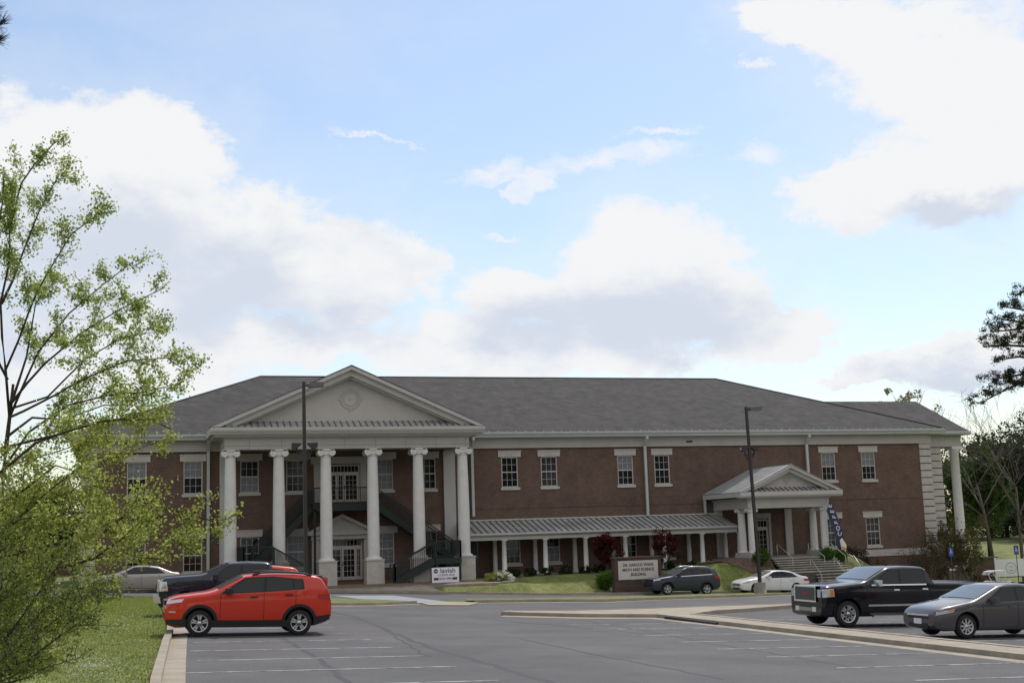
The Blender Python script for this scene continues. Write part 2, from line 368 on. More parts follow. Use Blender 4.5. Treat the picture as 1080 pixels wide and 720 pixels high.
stains(SHINGLE, .5, .45, .65, 1.25, 6); stains(BRICK, .25, .48, .62, .88, 5); stains(COLM, .8, .6, .8, .86, 1); stains(STONE, 1.2, .52, .72, .8, 1); stains(STUCCO, .5, .5, .8, .92, 3); stains(METROOF, 1.1, .54, .70, .62, 8)
ASPH2 = mat('asphalt_driveway', (.090, .088, .092), .9, var=.12, vscale=.5, detail=12)
# left kerb line of the car park, running away from the camera
LK = [(-25.75, -78), (-25.05, -60), (-24.84, -56), (-24.52, -50), (-24.28, -46), (-24.02, -40), (-23.9, -28.6)]
lot = [(-25.5, -79), (40, -79), (40, -28), (16.5, -11.5), G2(840, 626.8), G2(800, 628.9), G2(730, 631.4), G2(640, 634.9), G2(560, 635.0), G2(502, 636), G2(494, 639.2), G2(452, 639), G2(440, 637), (-15.5, -28.6), (-24.0, -28.6), (-24.1, -40), (-24.38, -46), (-24.6, -50), (-24.92, -56), (-25.15, -60)]
sheet('parking_lot', lot, .012, ASPH)
FK = [(-60, -7.9), (-30, -7.9), (-22, -8.0), (-14, -8.2), (-6, -8.4), (4, -8.4), (12, -8.2), (22, -8.0), (30, -7.8)]     # far kerb of the driveway
VN = [(-60, -14.2), (-24, -14.6), G2(300, 630), G2(380, 632.5)]
drive = [(-60, -8), (-22, -8.1), (-6, -8.5), (4, -8.5), (12, -8.3), (30, -7.9), (40, -10.5), (40, -16), (22, -10.6), (15, -11.5), G2(800, 626.0), G2(720, 628.0), G2(640, 630.3), G2(560, 632.0), G2(480, 632.6), G2(440, 634.5), G2(400, 633.5), G2(340, 632), (-24, -15.2), (-60, -14.6)]
sheet('driveway', drive, .008, ASPH2)
kb = MB()
ribbon(kb, LK, .40, .58, -.3, .14); 
struct(kb.build('curb', CONC), )
kb = MB(); ribbon(kb, LK, 0, .40, -.3, .022); struct(kb.build('gutter_pan', CONC))
# verge kerbs
kb = MB(); ribbon(kb, [(-24.2, -28.4), (-15.5, -28.4), G2(440, 636.5)], 0, .2, -.2, .14)
ribbon(kb, [G2(502, 635.4), G2(560, 634.6), G2(640, 634.4), G2(730, 631), G2(800, 628.6), G2(838, 626.6), (20, -10)], 0, .2, -.2, .14)
ribbon(kb, [(-23.9, -28.7), (-15.5, -28.7), G2(440, 637)], -.35, .25, -.2, .018)
ribbon(kb, [G2(502, 636), G2(560, 635.1), G2(640, 634.9), G2(730, 631.5), G2(800, 629), G2(840, 627)], -.35, .15, -.2, .018)
struct(kb.build('curb', CONC))
kb = MB(); ribbon(kb, FK, 0, .25, -.2, .15); struct(kb.build('curb', CONC))
sheet('sidewalk', [(-22, -8.0), (-14, -8.1), (-9.0, -8.2), (-7.4, -8.2), (-8.6, -7.1), (-22, -7.1)], .15, CONC)
sheet('sidewalk', [(22.2, -8.0), (13, -8.1), (13, -7.6), (22.2, -7.5)], .15, CONC)
sheet('verge', [(-23.9, -28.1), (-15.6, -28.1), G2(440, 636.0), G2(395, 633.8), G2(340, 632.4), (-23.9, -18)], .10, GRASS)
sheet('verge', [G2(494, 634.8), G2(560, 634.0), G2(640, 633.8), G2(730, 630.5), G2(800, 628.1), G2(835, 626.3), G2(800, 626.3), G2(720, 628.4), G2(640, 630.8), G2(560, 632.4), G2(490, 633.0)], .10, GRASS)
# kerb ramp, crossing and path up to the plaza
sheet('crosswalk', [G2(350, 628.2), G2(415, 628.0), G2(478, 635.4), G2(446, 636.2), G2(400, 634.0)], .022, mat('faded_crossing', (.27, .28, .31), .85, var=.15, vscale=1.2))
sheet('curb_ramp', [G2(443, 635.6), G2(474, 635.0), G2(495, 635.2), G2(506, 635.8), G2(494, 638.6), G2(452, 638.4)], .03, CONC)
# median between the two parking rows and its arm along the driveway
med_near = [(-12.9, -38.6), (-12.0, -39.3), (-10.4, -40.3), (-7.9, -41.0), (-7.9, -66), (-7.9, -79)]
med = [(-12.6, -38.1), (-12.0, -37.2), G2(600, 643.6, .13), G2(680, 641.6, .13), G2(740, 639.2, .13), G2(800, 637.4, .13), G2(838, 636.0, .13), (12, -24), (30, -17), (40, -14.5), (40, -18.5), (13, -28.5), G2(838, 640.6), G2(790, 644.8), G2(752, 647.2), (-6.5, -40.9), (-6.6, -79), (-7.75, -79), (-7.75, -41.0), (-10.3, -40.2)]
sheet('median', med, .13, CONC)
kb = MB()
ring_ = med+[med[0]]
ribbon(kb, ring_, -.02, .16, -.2, .15)
ribbon(kb, [(-12.9, -38.7), (-10.5, -40.6), (-8.1, -41.3), (-8.1, -79)], -.35, .2, -.2, .02)
struct(kb.build('curb', CONC))
dr = MB(); p0 = on_ground(692, 650.5); dr.box(-8.0, -7.86, -46.0, -42.0, H(-8, -44)-.05, H(-8, -44)+.10); struct(dr.build('drain_opening', BLACK))
# painted stall lines
LINE = mat('line_paint', (.40, .39, .38), .85, col2=(.13, .13, .13), vscale=3.0, detail=10, vlo=.42, vhi=.62)
ln = MB()
for k, y in enumerate([-28.9+2.8*0, -31.7, -34.5, -37.4, -40.1, -42.2, -44.6, -47.4, -50.2, -53.0, -55.7, -58.4, -61.3, -64.1, -67]):
    ribbon(ln, [(-23.95 if y > -44 else (-24.3 if y > -50 else (-24.6 if y > -56 else -25.0)), y), (-19.75, y)], -.05, .05, 0, .019)
for y in [-44.8, -47.4, -50.4, -53.1, -55.6, -58.0, -60.8, -63.4, -66.2, -69]:
    ribbon(ln, [(-12.7, y), (-8.4, y)], -.05, .05, 0, .019)
for y in [-43.2, -45.9, -48.9, -51.4, -54.7, -57.4, -60]:
    ribbon(ln, [(-5.4, y), (-.4, y)], -.05, .05, 0, .019)
struct(ln.build('parking_lines', LINE))
CR = mat('crack_sealant', (.046, .045, .046), .8)
ck = MB()
for line, w in (([(345, 644), (372, 650), (400, 661), (432, 675), (470, 688), (520, 702), (585, 722)], .12),
                ([(548, 674), (600, 684), (640, 693), (700, 704), (760, 716)], .05),
                ([(620, 655), (690, 667), (750, 679), (820, 690), (900, 704)], .05),
                ([(297, 673), (318, 684), (344, 700), (368, 722)], .10), ([(400, 661), (425, 676), (446, 690), (455, 692)], .05), ([(500, 652), (640, 664), (760, 676)], .04)):
    P = [G2(*q) for q in line]; P2 = []
    for q in resample([Vector(p) for p in P], .5): P2.append((q.x+rnd.uniform(-.06, .06), q.y+rnd.uniform(-.08, .08)))
    ribbon(ck, P2, -w*.65, w*.65, .002, .0155, step=9)
struct(ck.build('asphalt_cracks', CR))

# ------------------------------------------------------------------ the building
B = thing('academic_building', 'long two storey brick academic building with white columned portico and dark hipped roof', 'building')
UPX = [-25.1, -21.65, -18.1, -15.15, -9.25, -6.3, -.47, 2.40, 8.12, 10.95, 24.49, 27.91]
LOWX = UPX[:]
WW, UZ0, UZ1, LZ0, LZ1 = 1.19, 6.12, 8.19, 1.22, 3.30
openings = []
for x in UPX: openings.append((x-WW/2, x+WW/2, UZ0, UZ1))
for x in LOWX: openings.append((x-WW/2, x+WW/2, (.95 if -2 < x < 12 else LZ0), (3.0 if -2 < x < 12 else LZ1)))
DC = -12.2
openings += [(DC-1.75, DC+1.75, 5.35, 8.0), (DC-1.45, DC+1.45, .35, 3.0), (17.95, 19.15, .72, 3.45)]
X0, X1, YB, ZT, ZB = -28.4, 33.4, 24.4, 9.6, -4.0
xs = sorted({X0, X1} | {o[0] for o in openings} | {o[1] for o in openings}); zs = sorted({ZB, ZT} | {o[2] for o in openings} | {o[3] for o in openings})
w = MB()
for i in range(len(xs)-1):
    for j in range(len(zs)-1):
        cx, cz = (xs[i]+xs[i+1])/2, (zs[j]+zs[j+1])/2
        if any(o[0] < cx < o[1] and o[2] < cz < o[3] for o in openings): continue
        w.add([(xs[i], 0, zs[j]), (xs[i+1], 0, zs[j]), (xs[i+1], 0, zs[j+1]), (xs[i], 0, zs[j+1])], [(0, 1, 2, 3)])
for a, b, c, d in openings:
    w.add([(a, 0, c), (b, 0, c), (b, 0, d), (a, 0, d), (a, .3, c), (b, .3, c), (b, .3, d), (a, .3, d)], [(0, 4, 5, 1), (1, 5, 6, 2), (2, 6, 7, 3), (3, 7, 4, 0), (4, 7, 6, 5)])
w.add([(X0, 0, ZB), (X0, YB, ZB), (X0, YB, ZT), (X0, 0, ZT), (X1, 0, ZB), (X1, YB, ZB), (X1, YB, ZT), (X1, 0, ZT)], [(0, 3, 2, 1), (4, 5, 6, 7), (1, 2, 6, 5), (3, 7, 6, 2)])
w.box(X0-.02, -20.2, -.035, 0, 4.72, 4.86); w.box(-4.2, X1-.9, -.035, 0, 4.68, 4.80)
w.build('wall', BRICK, B)
# projecting soldier course shadow lines and raised base on the right
# quoins
q = MB()
for k in range(17):
    z = 8.4-.545*k
    if z < .2: break
    ww = .95
    q.box(X1-ww, X1+.05, -.06, .5, z, z+.47)
q.build('quoin_stones', STONE, B); q = MB()
for k in range(17):
    z = 8.4-.545*k
    if z < .2: break
    q.box(X0-.05, X0+.9, -.06, .5, z, z+.47)
q.build('quoin_stones', STONE, B); q = MB()
for k in range(18):
    z = 8.05-.545*k
    if z < -1: break
    q.box(33.85, 34.8, .55, 1.4, z, z+.47)
q.build('quoin_stones', STONE, B)
MB().box(33.4, 34.76, .62, 13, ZB, 8.6).build('corner_pier', BRICK, B)
MB().box(26.4, 33.4, -.05, 0, .42, .92).build('stone_band', STONE, B); MB().box(X0, -21, -.05, 0, .55, .95).build('stone_band', STONE, B)
# frieze, cornice, gutter
fr = MB()
fr.box(X0-.1, X1+.1, -.12, 0, 8.80, 9.42).box(X0-.1, X1+.1, -.17, -.12, 8.80, 8.90).box(X0-.16, X1+.16, -.22, 0, 9.42, 9.50)
fr.box(X0-.1, X0, 0, YB, 8.8, 9.5).box(X1, X1+.1, 0, YB, 8.8, 9.5)
fr.build('frieze', TRIM, B)
def fascia(mb, x0, x1, y, z0, z1):   # stepped box gutter along x
    h = z1-z0
    mb.prism([(y+.5, z0), (y+.14, z0), (y+.10, z0+h*.35), (y+.02, z0+h*.6), (y, z0+h*.72), (y, z1), (y+.16, z1), (y+.5, z1-.02)], 'x', x0, x1)
gt = MB(); fascia(gt, X0-.95, DC-8.6, -.85, 9.50, 9.86); fascia(gt, DC+8.6, X1+1.0, -.85, 9.50, 9.86)
gt.box(X0-.95, X1+1.0, -.5, 0, 9.505, 9.56)
x = X0-.8
while x < X1+1:
    if not (DC-8.8 < x < DC+8.8): gt.box(x-.04, x+.04, -.86, -.72, 9.86, 9.93)
    x += .66
gt.build('gutter', GUTTER, B)
# roofs
def roof(name, verts, faces, m): mb = MB(); mb.add(verts, faces); return mb.build(name, m, B)
ea, eb, ec, ed = (-29.35, -.85, 9.84), (34.4, -.85, 9.84), (34.4, 25.3, 9.84), (-29.35, 25.3, 9.84)
r1, r2 = (-16.1, 12.2, 15.25), (21.7, 12.2, 15.25)
rf = roof('roof', [ea, eb, ec, ed, r1, r2], [(0, 1, 5, 4), (1, 2, 5), (2, 3, 4, 5), (3, 0, 4), (3, 2, 1, 0)], SHINGLE)
cap = MB()
for a, b in ((r1, r2), (r1, ea), (r2, eb)):
    cap.tube([Vector(a)+Vector((0, 0, .03)), Vector(b)+Vector((0, 0, .03))], .05, 5)
cap.build('ridge_cap', mat('ridge_cap', (.048, .042, .042), .9), rf)
MB().prism([(-.25, 9.72), (6.3, 12.72), (12.85, 9.72)], 'x', 26.5, 36.95).build('side_porch_roof', SHINGLE, B)
sp = MB(); sp.prism([(-.32, 9.42), (-.42, 9.55), (-.42, 9.70), (0, 9.72), (0, 9.42)], 'x', 33.2, 37.0)
sp.box(36.9, 37.05, -.3, 12.9, 9.42, 9.72).build('side_porch_gutter', GUTTER, B)
MB().box(33.4, 36.55, .35, 1.15, 8.55, 9.42).box(35.75, 36.55, 1.15, 12, 8.55, 9.42).build('side_porch_beam', TRIM, B)
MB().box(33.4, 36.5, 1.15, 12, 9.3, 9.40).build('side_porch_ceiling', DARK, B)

# windows ---------------------------------------------------------
def window_parts(w, h, blind_reflection=False, cols=3, rows=4, lintel=True):
    fr_ = MB(); t = .07; y0, y1 = .04, .12
    fr_.box(-w/2, -w/2+t, y0, y1, 0, h).box(w/2-t, w/2, y0, y1, 0, h).box(-w/2+t, w/2-t, y0, y1, 0, t).box(-w/2+t, w/2-t, y0, y1, h-t, h)
    fr_.box(-w/2+t, w/2-t, y0+.01, y1, h/2-.035, h/2+.035)
    for i in range(1, cols):
        x_ = -w/2+t+(w-2*t)*i/cols; fr_.box(x_-.011, x_+.011, y0+.03, y1-.01, t, h-t)
    for j in range(1, rows):
        if j*2 == rows: continue
        z_ = h*j/rows; fr_.box(-w/2+t, w/2-t, y0+.035, y1-.01, z_-.011, z_+.011)
    return fr_
def add_window(x, z0, z1, blind_reflection=0, lint=True, parent=B):
    h = z1-z0
    o = window_parts(WW, h).build('window', FRAME, parent, (x, 0, z0))
    MB().box(-WW/2+.05, WW/2-.05, .105, .13, .05, h-.05).build('pane', GLASS, o)
    if blind_reflection: 
        b0, b1 = (h*.51, h-.07) if blind_reflection == 1 else ((.07, h*.49) if blind_reflection == 2 else (.07, h-.07))
        MB().box(-WW/2+.08, WW/2-.08, .10, .104, b0, b1).build('blind_reflection', BLIND_REFL, o)  # upper-half panels stand in for sky mirrored in the pane
    if lint: MB().box(-WW/2-.22, WW/2+.22, -.07, .1, h, h+.38).box(-WW/2-.24, WW/2+.24, -.10, .1, h+.38, h+.45).build('lintel', STONE, o)
    MB().box(-WW/2-.10, WW/2+.10, -.10, .1, -.19, 0).build('sill', STONE, o)
    return o
for i, x in enumerate(UPX): add_window(x, UZ0, UZ1, {0: 1, 1: 1, 2: 2, 4: 3, 8: 1, 10: 1, 11: 1}.get(i, 0))
for i, x in enumerate(LOWX):
    if -2 < x < 12: add_window(x, .95, 3.0, 2 if i % 2 else 0)
    else: add_window(x, LZ0, LZ1, {4: 3, 3: 3}.get(i, 0))

# glazed entrance sets
def french_set(name, cx, z0, width, z_door, z_top, leaves, parent, y=.06):
    """door leaves with many lights, side lights and a transom"""
    o = MB()
    o.box(cx-width/2, cx-width/2+.09, y-.03, y+.1, z0, z_top).box(cx+width/2-.09, cx+width/2, y-.03, y+.1, z0, z_top)
    o.box(cx-width/2+.09, cx+width/2-.09, y-.03, y+.1, z_top-.09, z_top).box(cx-width/2+.09, cx+width/2-.09, y-.025, y+.1, z_door, z_door+.12)
    n = int((width-.18)/.23)
    for i in range(1, n):
        xx = cx-width/2+.09+(width-.18)*i/n; o.box(xx-.012, xx+.012, y, y+.05, z_door+.12, z_top-.09)
    o = o.build(name, FRAME, parent)
    g_ = MB().box(cx-width/2+.05, cx+width/2-.05, y+.051, y+.08, z0+.02, z_top-.05); g_.build('pane', GLASS, o)
    for (a, b, kind) in leaves:
        d = MB(); st = .11 if kind == 'door' else .06
        d.box(a, a+st, y-.02, y+.045, z0, z_door).box(b-st, b, y-.02, y+.045, z0, z_door).box(a+st, b-st, y-.02, y+.045, z0, z0+.2).box(a+st, b-st, y-.02, y+.045, z_door-.12, z_door)
        c = 3 if kind == 'door' else 2
        for i in range(1, c): xx = a+st+(b-a-2*st)*i/c; d.box(xx-.012, xx+.012, y, y+.04, z0+.2, z_door-.12)
        for j in range(1, 5): zz = z0+.2+(z_door-z0-.32)*j/5; d.box(a+st, b-st, y+.001, y+.04, zz-.012, zz+.012)
        d = d.build('door_leaf' if kind == 'door' else 'side_light', FRAME, o)
        if kind == 'door': MB().box(a+.03, a+.07, y-.08, y-.021, z0+.9, z0+1.15).build('handle', BRONZE, d)
    return o
french_set('entrance_doors', DC, .35, 2.84, 2.42, 2.98, [(DC-1.3, DC-.72, 'side'), (DC-.70, DC+.02, 'side'), (DC+.06, DC+.98, 'door'), (DC+1.0, DC+1.32, 'side')], B)
french_set('balcony_doors', DC+.05, 5.36, 2.5, 7.25, 7.85, [(DC-1.1, DC-.2, 'door'), (DC-.17, DC+.22, 'side'), (DC+.25, DC+1.2, 'door')], B)
french_set('side_entrance_door', 18.55, .72, 1.18, 2.75, 3.4, [(18.0, 19.1, 'door')], B)
d_ = MB().box(17.8, 19.35, -.08, 0, 3.46, 3.85).box(17.75, 17.94, -.05, .05, .72, 3.455).box(19.16, 19.35, -.05, .05, .72, 3.455); d_.build('door_surround', TRIM, B)
# surround of balcony doors and pedimented surround of main doors
s_ = MB().box(DC-1.75, DC-1.25, -.08, .2, 5.35, 7.9).box(DC+1.32, DC+1.75, -.08, .2, 5.35, 7.9).box(DC-1.95, DC+1.95, -.12, .0, 7.905, 8.25).box(DC-2.05, DC+2.05, -.2, .0, 8.25, 8.37)
s_.build('door_surround', TRIM, B)
s_ = MB().box(DC-1.95, DC-1.46, -.35, .0, .35, 2.98).box(DC+1.46, DC+1.95, -.35, 0, .35, 2.98).box(DC-2.0, DC+2.0, -.45, 0, 2.98, 3.26).box(DC-2.25, DC+2.25, -.62, 0, 3.26, 3.48)
s_.prism([(DC-1.95, 3.48), (DC+1.95, 3.48), (DC, 4.33)], 'y', -.38, 0)
s_.prism([(DC-2.25, 3.48), (DC-1.9, 3.48), (DC, 4.35), (DC, 4.62)], 'y', -.62, 0).prism([(DC+2.25, 3.48), (DC, 4.62), (DC, 4.35), (DC+1.9, 3.48)], 'y', -.62, -.001)
s_.build('pedimented_surround', TRIM, B)

# main portico -----------------------------------------------------
PY = -3.6; ZF = .20
PCX = [DC-7.45+2.98*k for k in range(6)]
PCX = [-19.62, -16.66, -13.72, -10.74, -7.76, -4.80]
def big_column(x):
    o = MB().lathe([(.39, 1.82), (.385, 3.0), (.375, 4.8), (.35, 6.6), (.322, 8.12), (.35, 8.14), (.35, 8.2), (.322, 8.22)], (x, PY, 0), n=28).build('portico_column', COLM, B, auto=35)
    MB().box(x-.56, x+.56, PY-.56, PY+.56, ZF-.3, 1.58).box(x-.60, x+.60, PY-.60, PY+.60, 1.58, 1.66).build('pedestal', STONE, o)
    MB().lathe([(.52, 1.66), (.54, 1.70), (.52, 1.75), (.44, 1.77), (.45, 1.81), (.39, 1.83)], (x, PY, 0), n=28).build('column_base', COLM, o)
    c = MB(); c.box(x-.48, x+.48, PY-.42, PY+.42, 8.52, 8.62).box(x-.34, x+.34, PY-.36, PY+.36, 8.24, 8.52)
    for s in (-1, 1):
        for yy in (PY-.42, PY+.34):
            c.lathe([(.0, 0), (.21, 0), (.21, .08), (0, .08)], (x+s*.36, yy, 8.39), 'y', 18, False)
        c.lathe([(.17, .08), (.13, .42), (.17, .76)], (x+s*.36, PY-.42, 8.39), 'y', 16)
        c.lathe([(.0, 0), (.07, 0), (.07, .02), (0, .02)], (x+s*.36, PY-.44, 8.39), 'y', 10, False)
    c.build('capital', COLM, o)
for x in PCX: big_column(x)
EX0, EX1 = PCX[0]-.38, PCX[-1]+.38
e = MB().box(EX0, EX1, PY-.38, PY+.38, 8.63, 9.30)
e.box(EX0, EX0+.76, PY+.38, -.13, 8.63, 9.30).box(EX1-.76, EX1, PY+.38, -.13, 8.63, 9.30)
e.box(EX0-.04, EX1+.04, PY-.42, PY+.42, 8.86, 8.875).box(EX0-.12, EX1+.12, PY-.50, -.18, 9.30, 9.40)
e.build('entablature', TRIM, B)
j = MB(); x = EX0+1.5
while x < EX1: j.box(x-.012, x+.012, PY-.383, PY-.37, 8.65, 9.28); x += 1.98
x = EX0-.3
while x < EX1+.3: j.box(x, x+.09, PY-.60, PY-.45, 9.405, 9.49); x += .22
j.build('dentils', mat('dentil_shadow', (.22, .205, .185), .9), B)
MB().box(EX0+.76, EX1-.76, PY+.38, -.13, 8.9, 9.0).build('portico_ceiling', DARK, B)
HW = 8.70; CY0 = -4.75
c = MB(); c.box(DC-HW+.25, DC+HW-.25, PY-.75, -.1, 9.40, 9.52)
c.prism([(CY0+.16, 9.52), (CY0+.10, 9.62), (CY0+.02, 9.72), (CY0, 9.80), (CY0, 9.94), (PY, 9.94), (PY, 9.52)], 'x', DC-HW, DC+HW)
c.box(DC-HW, DC-HW+.5, PY, -.86, 9.52, 9.94).box(DC+HW-.5, DC+HW, PY, -.86, 9.52, 9.94)
c.build('cornice', TRIM_L, B)
ap = MB(); ap.add([(DC-HW+.1, CY0+.05, 9.95), (DC+HW-.1, CY0+.05, 9.95), (DC+HW-.9, -3.72, 10.36), (DC-HW+.9, -3.72, 10.36)], [(0, 1, 2, 3)])
ap = ap.build('apron_roof', METROOF, B)
sm = MB(); x = DC-HW+.9
while x < DC+HW-.8: sm.bar((x, CY0+.05, 9.97), (x, -3.72, 10.38), .06, .06); x += .40
sm.build('standing_seams', SEAM_SHADED, ap)
def z_rake(xoff): return 13.80-(abs(xoff)/HW)*3.82
MB().prism([(DC-HW+.8, 10.2), (DC+HW-.8, 10.2), (DC, 13.3)], 'y', -3.70, -3.4).build('tympanum', STUCCO, B)
rk = MB()
for s in (-1, 1):
    rk.prism([(DC, 13.80), (DC+s*HW, 9.97), (DC+s*(HW-.55), 9.97), (DC, 13.56)], 'y', CY0-.02, -3.5)
    rk.prism([(DC, 13.56), (DC+s*(HW-.55), 9.975), (DC+s*(HW-1.35), 9.975), (DC, 13.20)], 'y', CY0+.28, -3.5)
    rk.prism([(DC, 13.20), (DC+s*(HW-1.35), 9.98), (DC+s*(HW-1.6), 9.98), (DC, 13.08)], 'y', CY0+.55, -3.5)
rk.build('raking_cornice', TRIM_L, B)
pr_ = MB(); pr_.prism([(DC-HW-.02, 9.98), (DC, 13.86), (DC+HW+.02, 9.98), (DC, 13.80)], 'y', CY0-.06, -3.4)
pr_.prism([(DC-HW+.2, 9.9), (DC, 13.80), (DC+HW-.2, 9.9)], 'y', -3.4, 9.2)
pr_.build('portico_roof', SHINGLE, B)
em = MB(); ez = 11.78
def ringy(mb, r0, r1, cx, cz, y0, y1, n=40):
    mb.lathe([(r0, y0), (r1, y0), (r1, y1), (r0, y1), (r0, y0)], (cx, 0, cz), 'y', n, False)
ringy(em, .58, .64, DC+.08, ez, -3.76, -3.69); ringy(em, .42, .45, DC+.08, ez, -3.74, -3.69)
for dx, dz in ((.70, 0), (-.70, 0), (0, .70), (0, -.70)): em.box(DC+.08+dx-.09, DC+.08+dx+.09, -3.75, -3.69, ez+dz-.08, ez+dz+.08)
em.lathe([(0, -3.75), (.05, -3.75), (.05, -3.69)], (DC+.08, 0, ez), 'y', 10)
em.build('round_emblem', mat('emblem', (.43, .41, .40), .9), B)
for x in (-4.8, -19.6): MB().box(x-.4, x+.4, -.18, 0, ZF, 8.63).build('pilaster', TRIM_L, B)
# plaza
pl = MB(); t = on_y(523, 613.5, -7.4)
pz = [(-24, 0, .2), (-24, -7.2, .12), (-3.9, -7.2, .02), (-2.6, -6.6, .05), (-2.9, -.0, .2)]
n = len(pz); pl.add([(a, b, c) for a, b, c in pz]+[(a, b, c-1.2) for a, b, c in pz], [tuple(range(n))]+[(i, n+i, n+(i+1) % n, (i+1) % n) for i in range(n)])
struct(pl.build('plaza', PAVER))
pe = MB(); pe.add([(-24, -7.36, .125), (-3.85, -7.36, .025), (-2.45, -6.65, .055), (-2.6, -6.45, .06), (-3.9, -7.1, .03), (-24, -7.1, .13), (-24, -7.36, -1), (-3.85, -7.36, -1), (-2.45, -6.65, -1)],
                  [(0, 1, 4, 5), (1, 2, 3, 4), (0, 6, 7, 1), (1, 7, 8, 2)]); struct(pe.build('plaza_edging', CONC_D))

# covered walkway --------------------------------------------------
WX0, WX1 = -4.25, 15.3
wr = MB(); wr.add([(WX0-.3, -2.95, 3.02), (WX1-.15, -2.95, 3.02), (WX1-.15, -.02, 3.86), (WX0+.1, -.02, 3.86), (WX0-.3, -2.95, 2.98), (WX1-.15, -2.95, 2.98), (WX1-.15, -.02, 3.8), (WX0+.1, -.02, 3.8)],
                  [(0, 1, 2, 3), (4, 7, 6, 5), (0, 3, 7, 4), (1, 5, 6, 2), (0, 4, 5, 1)])
wr = wr.build('walkway_roof', METROOF, B)
sm = MB(); x = WX0
while x < WX1-.8: sm.bar((x, -2.95, 3.04), (x+.02, -.04, 3.88), .05, .075); x += .43
sm.build('standing_seams', SEAM_SHADED, wr)
MB().box(WX0+.1, WX1-.15, -.10, 0, 3.87, 3.97).build('flashing', GUTTER, wr)
wb = MB(); wb.prism([(-2.98, 2.84), (-3.08, 2.92), (-3.08, 3.03), (-2.9, 3.03), (-2.9, 2.84)], 'x', WX0-.35, WX1-.15).box(WX0-.1, WX1-.15, -2.82, -2.45, 2.58, 2.84).box(WX0-.1, WX0+.2, -2.45, -.05, 2.58, 2.9)
wb.build('walkway_beam', TRIM_L, B)
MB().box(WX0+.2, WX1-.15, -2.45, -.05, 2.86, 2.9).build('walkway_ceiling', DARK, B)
for k, x in enumerate([-1.84+2.87*i for i in range(-1, 7)]):
    if k == 0: continue
    def wc_(x_, y_, nm):
        c = MB().lathe([(.165, .42), (.16, 1.4), (.135, 2.46), (.17, 2.48), (.17, 2.53)], (x_, y_, 0), n=16).box(x_-.19, x_+.19, y_-.19, y_+.19, 2.53, 2.58)
        c = c.build(nm, COLM, B)
        MB().lathe([(.25, .20), (.25, .3), (.21, .33), (.20, .38), (.165, .42)], (x_, y_, 0), n=16).box(x_-.26, x_+.26, y_-.26, y_+.26, 0, .24).build('column_base', COLM, c)
    wc_(x, -2.63, 'walkway_column'); wc_(x, -.45, 'walkway_column')
MB().box(-3, 14.4, -3.05, 0, -1, .26).build('walkway_floor', CONC_D, B)

# side entrance portico ----------------------------------------------
SC = 17.95; SF = .80; SY = -5.0
for x in (15.15, 20.75):
    for y in (SY, SY+1.45):
        o = MB().lathe([(.27, 1.28), (.265, 2.2), (.235, 3.84), (.26, 3.86), (.26, 3.9), (.235, 3.92)], (x, y, 0), n=22).build('entrance_column', COLM, B, auto=35)
        MB().lathe([(.34, 1.16), (.35, 1.2), (.30, 1.22), (.31, 1.26), (.27, 1.29)], (x, y, 0), n=22).build('column_base', COLM, o)
        c = MB().box(x-.33, x+.33, y-.3, y+.3, 4.06, 4.13).box(x-.24, x+.24, y-.26, y+.26, 3.92, 4.06)
        for s in (-1, 1):
            c.lathe([(0, 0), (.13, 0), (.13, .06), (.09, .3), (.13, .54), (.13, .6), (0, .6)], (x+s*.25, y-.3, 4.0), 'y', 14)
        c.build('capital', COLM, o)
    MB().box(x-.42, x+.42, SY-.42, SY+1.9, -.5, 1.0, ).box(x-.38, x+.38, SY-.38, SY+1.86, 1.0, 1.16).build('pedestal', STONE, B)
    MB().box(x-.28, x+.28, -.14, 0, SF, 4.13).build('pilaster', TRIM, B)
e = MB().box(SC-3.15, SC+3.15, SY-.3, SY+.3, 4.13, 4.75).box(SC-3.15, SC-2.55, SY+.3, -.01, 4.13, 4.75).box(SC+2.55, SC+3.15, SY+.3, -.01, 4.13, 4.75)
e.box(SC-3.25, SC+3.25, SY-.4, -.01, 4.75, 4.85)
e.build('entrance_entablature', TRIM, B)
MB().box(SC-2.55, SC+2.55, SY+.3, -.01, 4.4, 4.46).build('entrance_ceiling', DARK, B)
SH = 3.95
c = MB(); c.prism([(SY-.75, 4.85), (SY-.85, 4.98), (SY-.85, 5.24), (SY-.3, 5.24), (SY-.3, 4.85)], 'x', SC-SH, SC+SH)
c.box(SC-SH, SC-SH+.35, SY-.3, -.01, 4.92, 5.24).box(SC+SH-.35, SC+SH, SY-.3, -.01, 4.92, 5.24).box(SC-SH+.35, SC+SH-.35, SY-.3, -.01, 4.92, 5.0)
c.build('entrance_cornice', TRIM_L, B)
ap = MB().add([(SC-SH+.1, SY-.8, 5.25), (SC+SH-.1, SY-.8, 5.25), (SC+SH-.8, SY-.2, 5.5), (SC-SH+.8, SY-.2, 5.5)], [(0, 1, 2, 3)]).build('apron_roof', METROOF, B)
sm = MB(); x = SC-SH+.5
while x < SC+SH-.4: sm.bar((x, SY-.8, 5.28), (x, SY-.2, 5.53), .06, .06); x += .36
sm.build('standing_seams', SEAM_SHADED, ap)
MB().prism([(SC-3.4, 5.4), (SC+3.4, 5.4), (SC, 6.75)], 'y', SY-.18, SY+.1).build('tympanum', STUCCO, B)
rk = MB()
for s in (-1, 1):
    rk.prism([(SC, 7.02), (SC+s*SH, 5.25), (SC+s*(SH-.4), 5.25), (SC, 6.84)], 'y', SY-.88, SY+.1)
    rk.prism([(SC, 6.84), (SC+s*(SH-.4), 5.255), (SC+s*(SH-.95), 5.255), (SC, 6.58)], 'y', SY-.66, SY+.1)
rk.build('raking_cornice', TRIM_L, B)
